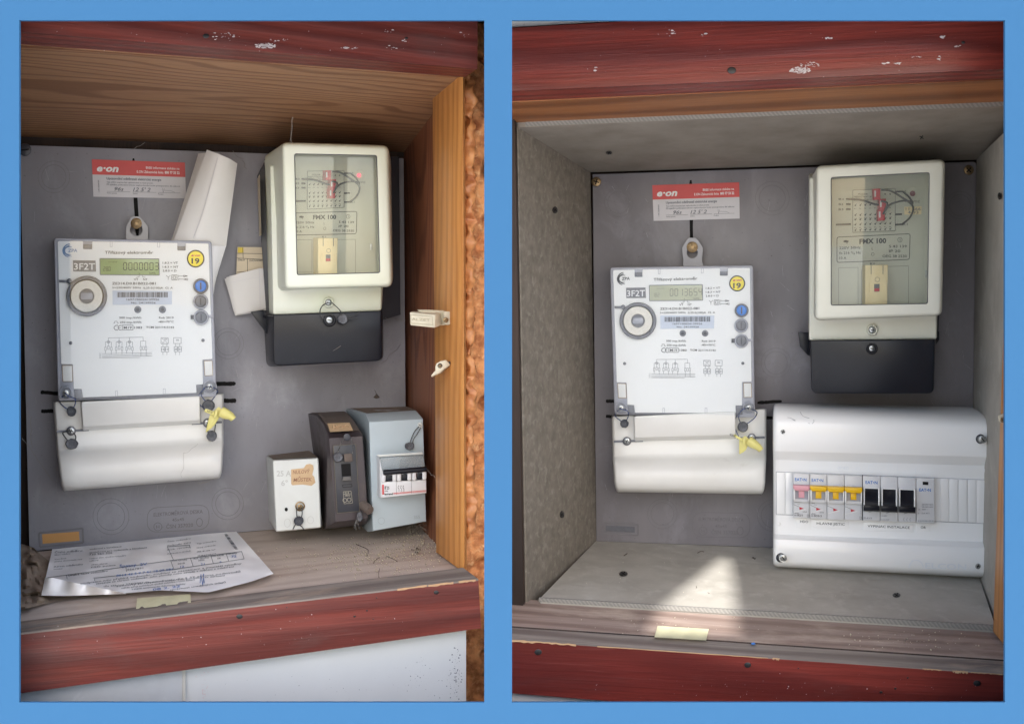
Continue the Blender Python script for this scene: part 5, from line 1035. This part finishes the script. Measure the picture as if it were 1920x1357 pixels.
mb = MB(R); wire(mb, FR, [(1308, 1036, .001), (1314, 1033, .002), (1320, 1034, .001)], .0005, 4); wire(mb, FR, [(1170, 1041, .001), (1176, 1037, .001)], .0005, 4); specks(mb, FR, 1414, 1046, 3, 2, 3, 1, 2.5, .0004, 5, lump=.0008); specks(mb, FR, 1305, 1100, 2, 2, 2, 1, 2, .0004, 6, lump=.0008); specks(mb, FR, 1330, 1111, 3, 2, 3, .6, 1.6, .0004, 7, lump=.0008)
obj('lint_scrap', mb, M['dust2'], label='dark lint scraps on the grey floor board of the right cabinet', cat='debris', kind='stuff')
tape(SR, [(1233, 1172.5), (1329, 1178.5), (1324, 1200), (1227, 1194)], 'cream masking tape stuck on the sill in the patch of sunlight')
slab('plastic_chip', SR, [(1408, 1205), (1414, 1203), (1417, 1207), (1410, 1208)], .0, .002, M['bluep'], None, .3, label='tiny bright blue plastic chip in the sill groove of the right cabinet', cat='debris')
t = thing('cable_clip', 'broken white clip with a brass screw at the edge of the right batten', 'clip', R.P(1880, 795, .27)); slab('clip', R, rr([(1871, 779), (1882, 775), (1892, 784), (1888, 796), (1872, 790)], 2), .262, .270, M['ivory'], t, 1); screw(R, 1880, 787, 5, .27, .003, M['brass'], t, 'flat', .5)
slab('soffit', R, [(930, -60), (1500, -60), (1500, 18), (1160, 40), (930, 53.5)], .30, .352, M['wallw'], None, 1, label='bright white surface above the red top rail of the right cabinet', cat='wall')
slab('wall_panel', R, [(930, 1272), (1878, 1300), (1878, 1420), (930, 1420)], .25, .348, plain('cream_wall_paint', lin(214, 210, 206), .6), None, 1, label='pale wall strip under the red bottom rail of the right cabinet', cat='wall')

panR = thing('mounting_panel', 'grey mounting board in the right picture, lined by cement board, its label slot empty', 'panel', R.P(1460, 1020, 0))
slab('board', R, rr([(1111, 327), (1831, 303.5), (1821, 1040), (1118, 1014)], [2, 8, 2, 2]), -.03, 0, M['panel_r'], panR, 1.0)
panel_marks(R, panR, [(1160, 380, 27), (1448, 372, 32), (1800, 385, 26), (1242, 963, 28), (1450, 966, 30), (1455, 680, 28)], (1310, 1394, 991, 1), .02)
for a in ((1295, 338, 1297, 470, 6), (1136, 752, 1152, 752, 6), (1136, 780, 1148, 781, 6), (1420, 755, 1466, 752, 6), (1436, 783, 1452, 783, 6)): mb = MB(R); slot(mb, R, *a); obj('slot', mb, M['black'], panR)
mb = MB(R); outline(mb, R, [(1130, 980), (1196, 983), (1196, 1003), (1130, 999)], 3, .0008); obj('label_frame', mb, M['engrave'], panR)
mb = MB(R); flat(mb, R, [(1136, 985), (1190, 987), (1190, 998), (1136, 995)], .0007); obj('label_insert', mb, M['frostd'], panR)
screw(R, 1118, 341, 9, 0, .003, M['brass'], panR, 'cross', .3); screw(R, 1816.5, 319, 9.5, 0, .003, M['brass'], panR, 'cross', .8)
scratches(R, panR, 1130, 340, 1810, 990, 130, 9)
sticker(R, [(1223, 347.5), (1386, 342), (1387, 410), (1225.5, 414.5)], 'red and white notice sticker above the meter in the right picture, fully visible')
mtR = meter(R, zR, 'white electricity meter whose pale display reads 0013654, beside the new enclosure', '0013654', ('182', 420, 440), M['lcd_r'], M['seg_r'], M['ink'],
    ([(1278, 505), (1282, 492), (1279, 465), (1290, 446), (1306, 446), (1318, 465), (1316, 490), (1320, 502)], 1298, 474, 10.5), [(1147, 780), (1437, 766), (1437, 926), (1150, 922)], .2270, (.145, .80))
seal(R, 1171, 794, 8, .064, [[(1162, 766, .086), (1176, 770, .08), (1178, 780, .07), (1173, 790, .066)], [(1162, 766, .086), (1153, 778, .062), (1163, 788, .062), (1170, 792, .066)]], 'black plastic seal on blue wire at the lower left corner of the right meter case', 'leadb', 'wireb')
seal(R, 1393, 800, 10, .064, [[(1404, 765, .086), (1391, 768, .08), (1385, 782, .07), (1390, 795, .066)], [(1404, 765, .086), (1419, 772, .07), (1414, 784, .066), (1398, 796, .066)]], 'dull seal on a blue wire loop above the yellow tag of the right meter', 'lead', 'wireb')
zT2 = lambda x, y: (1394+(x-470)*.118+(y-740)*.03, 828+(y-740)*.112+(x-470)*.035)
yellow_tag(R, zT2, 'pale yellow plastic seal tag hanging point down on the right meter', [[(1392, 768, .084), (1380, 782, .07), (1378, 800, .066), (1385, 818, .08)]])
z8 = lambda x, y: (1500+x*.35366, 280+y*.35366); g8 = lambda *ps: [z8(*p) for p in ps]
swR = time_switch(R, dict(base=(1640, 740), inner=z8, s=.354, plug=3,
    frame=g8((83, 88), (770, 53), (753, 882), (76, 908)), frame_b=g8((55, 135), (764, 58), (752, 880), (70, 905)), open=g8((163, 148), (688, 122), (678, 820), (163, 829)),
    body_b=g8((46, 130), (740, 100), (727, 1006), (45, 1013)), body_f=g8((50, 150), (732, 120), (724, 1005), (48, 1012))),
    'cream time switch in the right picture with an unlit lamp, above the white distribution box', False, M['cream'],
    g8((60, 140), (745, 100), (735, 1000), (60, 1010)), [g8((-10, 968), (48, 970), (52, 1095), (40, 1090), (0, 1045)), g8((720, 955), (738, 965), (738, 1010), (720, 1035))],
    (g8((54, 1018), (716, 1012), (712, 1285), (60, 1290)), g8((57, 1013), (713, 1008), (708, 1295), (62, 1293))), [(*z8(383, 957), 30*.354, .10, M['cream']), (*z8(382, 1056), 30*.354, .112, M['blackpl'])])
slab('serial_label', R, g8((553, 305), (645, 303), (643, 345), (553, 347)), .102, .1035, M['relay'], swR, .3)
mb = MB(R); text(mb, R, '11 666', *z8(560, 324), z8(640, 0)[0], 5.5, .1038); text(mb, R, '4 93', *z8(572, 342), z8(628, 0)[0], 5.5, .1038); obj('serial_text', mb, M['inkg'], swR)

# ================================================================= distribution enclosure
q5 = lambda x, y: (1430+x*.26524, 740+y*.26524); q6 = lambda x, y: (1470+x*.15625, 860+y*.15625)
enc = thing('distribution_box', 'glossy new white distribution box with yellow and black breakers at the lower right', 'distribution box', R.P(1650, 1070, .05))
prof = [((96, 60), (1462, 86), .015), ((90, 62), (1490, 92), .045), ((84, 68), (1530, 115), .075), ((78, 85), (1572, 145), .098), ((75, 120), (1600, 180), .112), ((73, 160), (1614, 215), .119), ((72, 210), (1622, 245), .122), ((72, 393), (1620, 436), .122), ((73, 399), (1618, 442), .1215), ((74, 455), (1610, 498), .109), ((74, 462), (1609, 505), .1082),
        ((74, 880), (1597, 940), .108), ((73, 984), (1592, 1040), .1082), ((73, 1015), (1592, 1082), .121), ((73, 1022), (1594, 1088), .122), ((72, 1170), (1594, 1245), .122), ((74, 1192), (1592, 1268), .119), ((84, 1208), (1578, 1284), .112), ((100, 1215), (1562, 1291), .100), ((112, 1216), (1556, 1288), .015)]
ss = [0, .002, .006, .014, .03]+[.03+.94*i_/8 for i_ in range(1, 8)]+[.97, .986, .994, .998, 1]
rows = []
for a, b, w_ in prof:
    row = [R.P(*q5(a[0]+6, a[1]), .004)]
    for s in ss:
        e = min(s, 1-s); d = max(0, (.016-e)/.016); row.append(R.P(*q5(a[0]+(b[0]-a[0])*s, a[1]+(b[1]-a[1])*s), max(.006, w_-.012*(1-math.sqrt(max(0, 1-d*d))))))
    row.append(R.P(*q5(b[0]-6, b[1]), .004)); rows.append(row)
mb = MB(R); mb.grid(rows); mb.face([R.P(*q5(*p), .006) for p in ((96, 62), (1462, 88), (1560, 1285), (110, 1214))]); obj('cover', mb, M['newwhite'], enc, ang=60)
ws = .1088
tl = lambda x: yl(x, 98, 545, 1580, 602); bl = lambda x: yl(x, 98, 843, 1565, 907)
for a, b in ((98, 157), (161, 214), (1258, 1315), (1319, 1380), (1385, 1446), (1450, 1508), (1512, 1570)):
    slab('blanking_strip', R, rr([q5(a, tl(a)+2), q5(b, tl(b)+2), q5(b, bl(b)-2), q5(a, bl(a)-2)], 1.2, 2), ws-.001, ws+.0018, M['newwhite'], enc, .6)
mb = MB(R); outline(mb, R, [q5(96, tl(96)-2), q5(1582, tl(1582)-2), q5(1568, bl(1568)+2), q5(96, bl(96)+2)], .8, ws+.0003); obj('window_line', mb, M['frost'], enc)
# modules
mx = [(110, 308), (312, 514), (517, 724), (727, 938), (944, 1155), (1158, 1366), (1369, 1583), (1587, 1805)]
yt = lambda x: yl(x, 110, 158, 1800, 235); yb_ = lambda x: yl(x, 110, 705, 1800, 775)
yt2 = lambda x: 158+(x-110)*.0405; Y0 = lambda x: (x-110)*.0405
def modquad(a, b, y0, y1): return [q6(a, y0+Y0(a)), q6(b, y0+Y0(b)), q6(b, y1+Y0(b)), q6(a, y1+Y0(a))]
def eaton(par, x0, x1, yb):
    mb = MB(R); text(mb, R, 'EAT•N', *q6(x0, yb+Y0(x0)), q6(x1, 0)[0], 5.8, .1238, .04, bold=.018); obj('brand_print', mb, M['eaton'], par)
for i in range(4):
    a, b = mx[i]; br = part('breaker', R, modquad(a, b, 160, 705), .1, modquad(a+1, b-1, 175, 704), .1235, M['modwhite'], enc, .6)
    c = M['pink'] if i == 0 else M['amber']; m_ = (a+b)/2
    slab('front_nose', R, modquad(a+2, b-2, 300, 515), .1235, .1300, M['modwhite'], br, .8)
    yy = lambda x, y: q6(x, y+Y0(x))
    part('lever_bar', R, [yy(a-1, 302), yy(b+1, 302), yy(b+1, 360), yy(b-18, 382), yy(a+22, 380), yy(a-1, 350)], .129, [yy(a, 318), yy(b, 318), yy(b, 356), yy(b-20, 378), yy(a+24, 376), yy(a+1, 348)], .141, c, br, .8)
    mb = MB(R); flat(mb, R, modquad(a+24, b-14, 382, 478), .1303); obj('lever_recess', mb, M['frost'], br)
    slab('lever', R, modquad(m_-34, m_+36, 375, 462), .1302, .1345, c, br, .8)
    for x0, x1 in ((a+3, a+22), (b-17, b-2)): slab('cheek', R, modquad(x0, x1, 358, 495), .1300, .1385, M['newwhite'], br, .7)
    mb = MB(R); flat(mb, R, [yy(a+74, 572), yy(a+128, 590), yy(a+76, 608)], .1240); obj('red_triangle', mb, M['red2'], br)
    mb = MB(R); flat(mb, R, [yy(a+10, 632), yy(a+150, 592), yy(a+154, 600), yy(a+12, 640)], .1240); obj('white_flash', mb, M['whitep'], br)
    mb = MB(R); w_ = .1241; hline(mb, R, *yy(a+4, 545), *yy(a+74, 572), .5, w_)
    if i < 2:
        text(mb, R, 'B2/1' if i == 0 else 'B25/3', *yy(a+52, 682), q6(a+(115 if i == 0 else 140), 0)[0], 3.6, w_, .04, bold=.01); text(mb, R, 'xPole', *yy(a+14, 655), q6(a+66, 0)[0], 2.0, w_); text(mb, R, '10', *yy(a+14, 682), q6(a+40, 0)[0], 2.6, w_); text(mb, R, '~230/400V' if i == 0 else '~400V', *yy(a+10, 524), q6(a+(100 if i == 0 else 60), 0)[0], 1.8, w_); text(mb, R, '10000', *yy(a+115, 635), q6(a+165, 0)[0], 1.8, w_)
        wire(mb, R, [(*yy(a+50, 535), w_), (*yy(a+66, 545), w_), (*yy(a+82, 540), w_)], .0001, 3, 2)
    if i in (0, 3):
        text(mb, R, '2', *yy(b-16, 682), q6(b-10, 0)[0], 2.2, w_); outline(mb, R, modquad(b-28, b-8, 660, 690), .4, w_)
        for k in range(4): hline(mb, R, *yy(b-16, 590+k*14), *yy(b-12, 594+k*14), .5, w_)
    obj('printed_text', mb, M['ink'], br)
    if i < 2: eaton(br, a+20, a+160, 262)
yy = lambda x, y: q6(x, y+Y0(x))
mb = MB(R); hline(mb, R, *q6(941, 190), *q6(943, 735), 1.6, .1236); obj('module_gap', mb, M['darkpl'], enc)
for i in range(4, 7):
    a, b = mx[i]; br = part('isolator', R, modquad(a, b, 158, 700), .1, modquad(a+1, b-1, 172, 699), .1235, M['modwhite'], enc, .6)
    o = {4: 0, 5: 2, 6: 2}[i]; x0, x1 = a+28, b-26
    slab('lever_housing', R, modquad(a+16, b-4, 305, 540), .1235, .127, M['newwhite'], br, .8)
    mb = MB(R); rows = []
    for k in range(9):
        t_ = k/8; yv = 318+(585-318)*t_; w_ = .1275+.010*math.sin(t_*1.9)**1.5; xx0, xx1 = (x0, x1) if t_ < .75 else (x0-(t_-.75)*80, x1+(t_-.75)*80); rows.append([R.P(*yy(xx0+(xx1-xx0)*j/4, yv), w_) for j in range(5)])
    rows.append([R.P(*yy(x0-20+(x1-x0+40)*j/4, 594), .124) for j in range(5)])
    mb.grid(rows); obj('rocker', mb, M['blackpl'], br)
    mb = MB(R); box(mb, R, modquad(x0-18, x1+20, 515, 578), .125, modquad(x0-18, x1+20, 520, 574), .141, .8); obj('rocker_lip', mb, M['blackpl'], br)
    for xa, xb in ((a+14, a+27), (b-24, b-8)): slab('cheek', R, rr(modquad(xa, xb, 305, 520), 1.5, 2), .126, .1375, M['newwhite'], br, .6)
    mb = MB(R); w_ = .1241
    if i == 4: text(mb, R, 'IS-63/3', *yy(a+14, 682), q6(a+110, 0)[0], 3.2, w_, .04)
    elif i == 5: text(mb, R, 'Ue=400V', *yy(a+12, 645), q6(a+80, 0)[0], 2, w_); text(mb, R, 'IEC/EN 60947', *yy(a+12, 692), q6(a+105, 0)[0], 2, w_)
    else:
        for k in range(3): hline(mb, R, *yy(a+75+k*38, 650), *yy(a+62+k*38, 672), .5, w_); hline(mb, R, *yy(a+62+k*38, 672), *yy(a+75+k*38, 690), .5, w_)
    hline(mb, R, *yy(a+70, 602), *yy(a+115, 592), .9, w_); obj('printed_text', mb, M['inkg'], br)
    if i == 4: eaton(br, 978, 1122, 262)
a, b = mx[7]; br = part('indicator_module', R, modquad(a, b, 155, 705), .1, modquad(a+1, b-2, 172, 703), .1235, M['modwhite'], enc, .6)
mb = MB(R); flat(mb, R, modquad(1664, 1732, 210, 248), .1239); obj('indicator_window', mb, M['black'], br)
eaton(br, 1624, 1762, 326); mb = MB(R); w_ = .1240
for s, x, y, x1 in (('230-240V 50Hz', 1655, 492, 1790), ('230-240V 60Hz', 1655, 520, 1790), ('Un - 440V ~', 1608, 552, 1725), ('In - 25A AC1', 1608, 598, 1745), ('Z-SCH230/1/25-20', 1608, 690, 1795)): text(mb, R, s, *yy(x, y), q6(x1, 0)[0], 2.4, w_)
obj('printed_text', mb, M['inkg'], br)
for s, q_, x0, x1, y in (('HDO', (240, 872, 337, 945), 265, 322, 902), ('HLAVNI JISTIC', (355, 882, 608, 940), 382, 580, 915), ('VYPINAC INSTALACE', (712, 903, 1064, 960), 742, 1040, 934), ('OR', (1087, 912, 1181, 964), 1117, 1154, 944)):
    a, c, b, d = q_; lb = slab('name_label', R, [q5(a, c), q5(b, c+(b-a)*.04), q5(b, d+(b-a)*.03), q5(a, d-4)], .108, .1092, M['newwhite'], enc, .3)
    mb = MB(R); text(mb, R, s, *q5(x0, y), q5(x1, 0)[0], 4.6, .1095, .04, bold=.006); obj('label_text', mb, M['ink'], lb)
mb = MB(R); w_ = .1224
text(mb, R, 'ELCON', *q5(1148, 1225), q5(1440, 0)[0], 10.5, w_, .035, bold=.02)
for k in range(10):
    a0, a1 = R_(180-18*k), R_(180-18*(k+1)); hline(mb, R, *q5(1085+50*math.cos(a0), 1222-55*math.sin(a0)), *q5(1085+50*math.cos(a1), 1222-55*math.sin(a1)), 1.6, w_)
hline(mb, R, *q5(1032, 1222), *q5(1060, 1165), 1.2, w_)
text(mb, R, 'IP40', *q5(532, 528), q5(608, 0)[0], 6.5, .1086, .03); text(mb, R, 'CE', *q5(656, 530), q5(690, 0)[0], 5.5, .1086, .03); ringf(mb, R, *q5(768, 520), 5.5, .7, .1086, 7.5)
hline(mb, R, *q5(952, 488), *q5(952, 550), .6, .1086); hline(mb, R, *q5(1082, 500), *q5(1082, 558), .6, .1086)
obj('embossed_text', mb, plain('embossed_white', lin(232, 236, 241), .3), enc)
screw(R, *q5(143, 260), 6, .119, .003, M['metal'], enc, 'cross', .3); screw(R, *q5(1522, 1210), 5.5, .119, .0035, M['metal'], enc, 'cross', .3)
for x, y in ((1555, 312), (143, 1150)):
    X, Y = q5(x, y); mb = MB(R); box(mb, R, circ(X-4, Y, 9), .1205, circ(X-4, Y, 9), .1225, .5); obj('screw_washer', mb, M['darkpl'], enc); mb = MB(R); mb.tube([R.P(X-3, Y, .121), R.P(X, Y+1, .134)], [.0042, .0042], 18); obj('screw_shaft', mb, M['metal'], enc); screw(R, X+.5, Y+1, 7, .134, .001, M['metal'], enc, 'flat', .9)
for x, y in ((1572, 536), (115, 912)): slab('cover_stud', R, rr([q5(x-13, y-12), q5(x+8, y-12), q5(x+12, y+10), q5(x-10, y+12)], 2), .108, .1105, M['newwhite'], enc, .6)
mb = MB(R); rd = random.Random(2)
for pts in ([(175, 160), (200, 165), (232, 182), (212, 178)], [(265, 120), (285, 150), (330, 165)], [(322, 198), (345, 205), (362, 190), (360, 175)]): wire(mb, R, [(*q5(*p), .121) for p in pts], .0003, 4)
obj('scuff', mb, M['frost'], enc)
slab('side_fibre', R, rr([(1855, 948), (1862, 946), (1863, 962), (1856, 960)], 1), .05, .052, M['dust2'], None, .2, label='small dark lint tuft on the right cement lining beside the enclosure', cat='debris')

# ================================================================= added unseen roof above (out of the picture), hole shaped for the sun patch
H = 1.6
def up(p): k = (H-p.z)/sd.z; return p+sd*k
hole = [up(FR.P(*p, 0)) for p in ((1360, 1040), (1378, 1060), (1386, 1120), (1400, 1200), (1210, 1196), (1238, 1140), (1300, 1090))]
bm = bmesh.new(); ee = []
outer = [Vector(p) for p in ((-1.2, -1.9, H), (1.4, -1.9, H), (1.4, -.25, H), (-1.2, -.25, H))]
for lp in (outer, hole):
    vs = [bm.verts.new((p.x, p.y, H)) for p in lp]
    for i in range(len(vs)): ee.append(bm.edges.new((vs[i], vs[(i+1) % len(vs)])))
bmesh.ops.triangle_fill(bm, edges=ee, use_beauty=True)
r_ = bmesh.ops.extrude_face_region(bm, geom=bm.faces[:])
for v in r_['geom']:
    if isinstance(v, bmesh.types.BMVert): v.co.z += .02
mb = MB(R); mb.bm.free(); mb.bm = bm
obj('porch_roof', mb, M['roof'], label='plain board porch roof over the wall, with a broken gap', cat='roof', smooth=False)

# ---------------------------------------------------------------- kinds that occur more than once
GROUPS = {'seal': 'small wired seals on the meters and boxes', 'electricity meter': 'electricity meters', 'time switch': 'time switches', 'sticker': 'notice stickers', 'cabinet': 'meter cabinets', 'panel': 'grey mounting boards', 'tape': 'pieces of masking tape', 'circuit breaker': 'old breaker boxes'}
for o in S.objects:
    if o.parent is None and o.get('category') in GROUPS: o['group'] = GROUPS[o['category']]
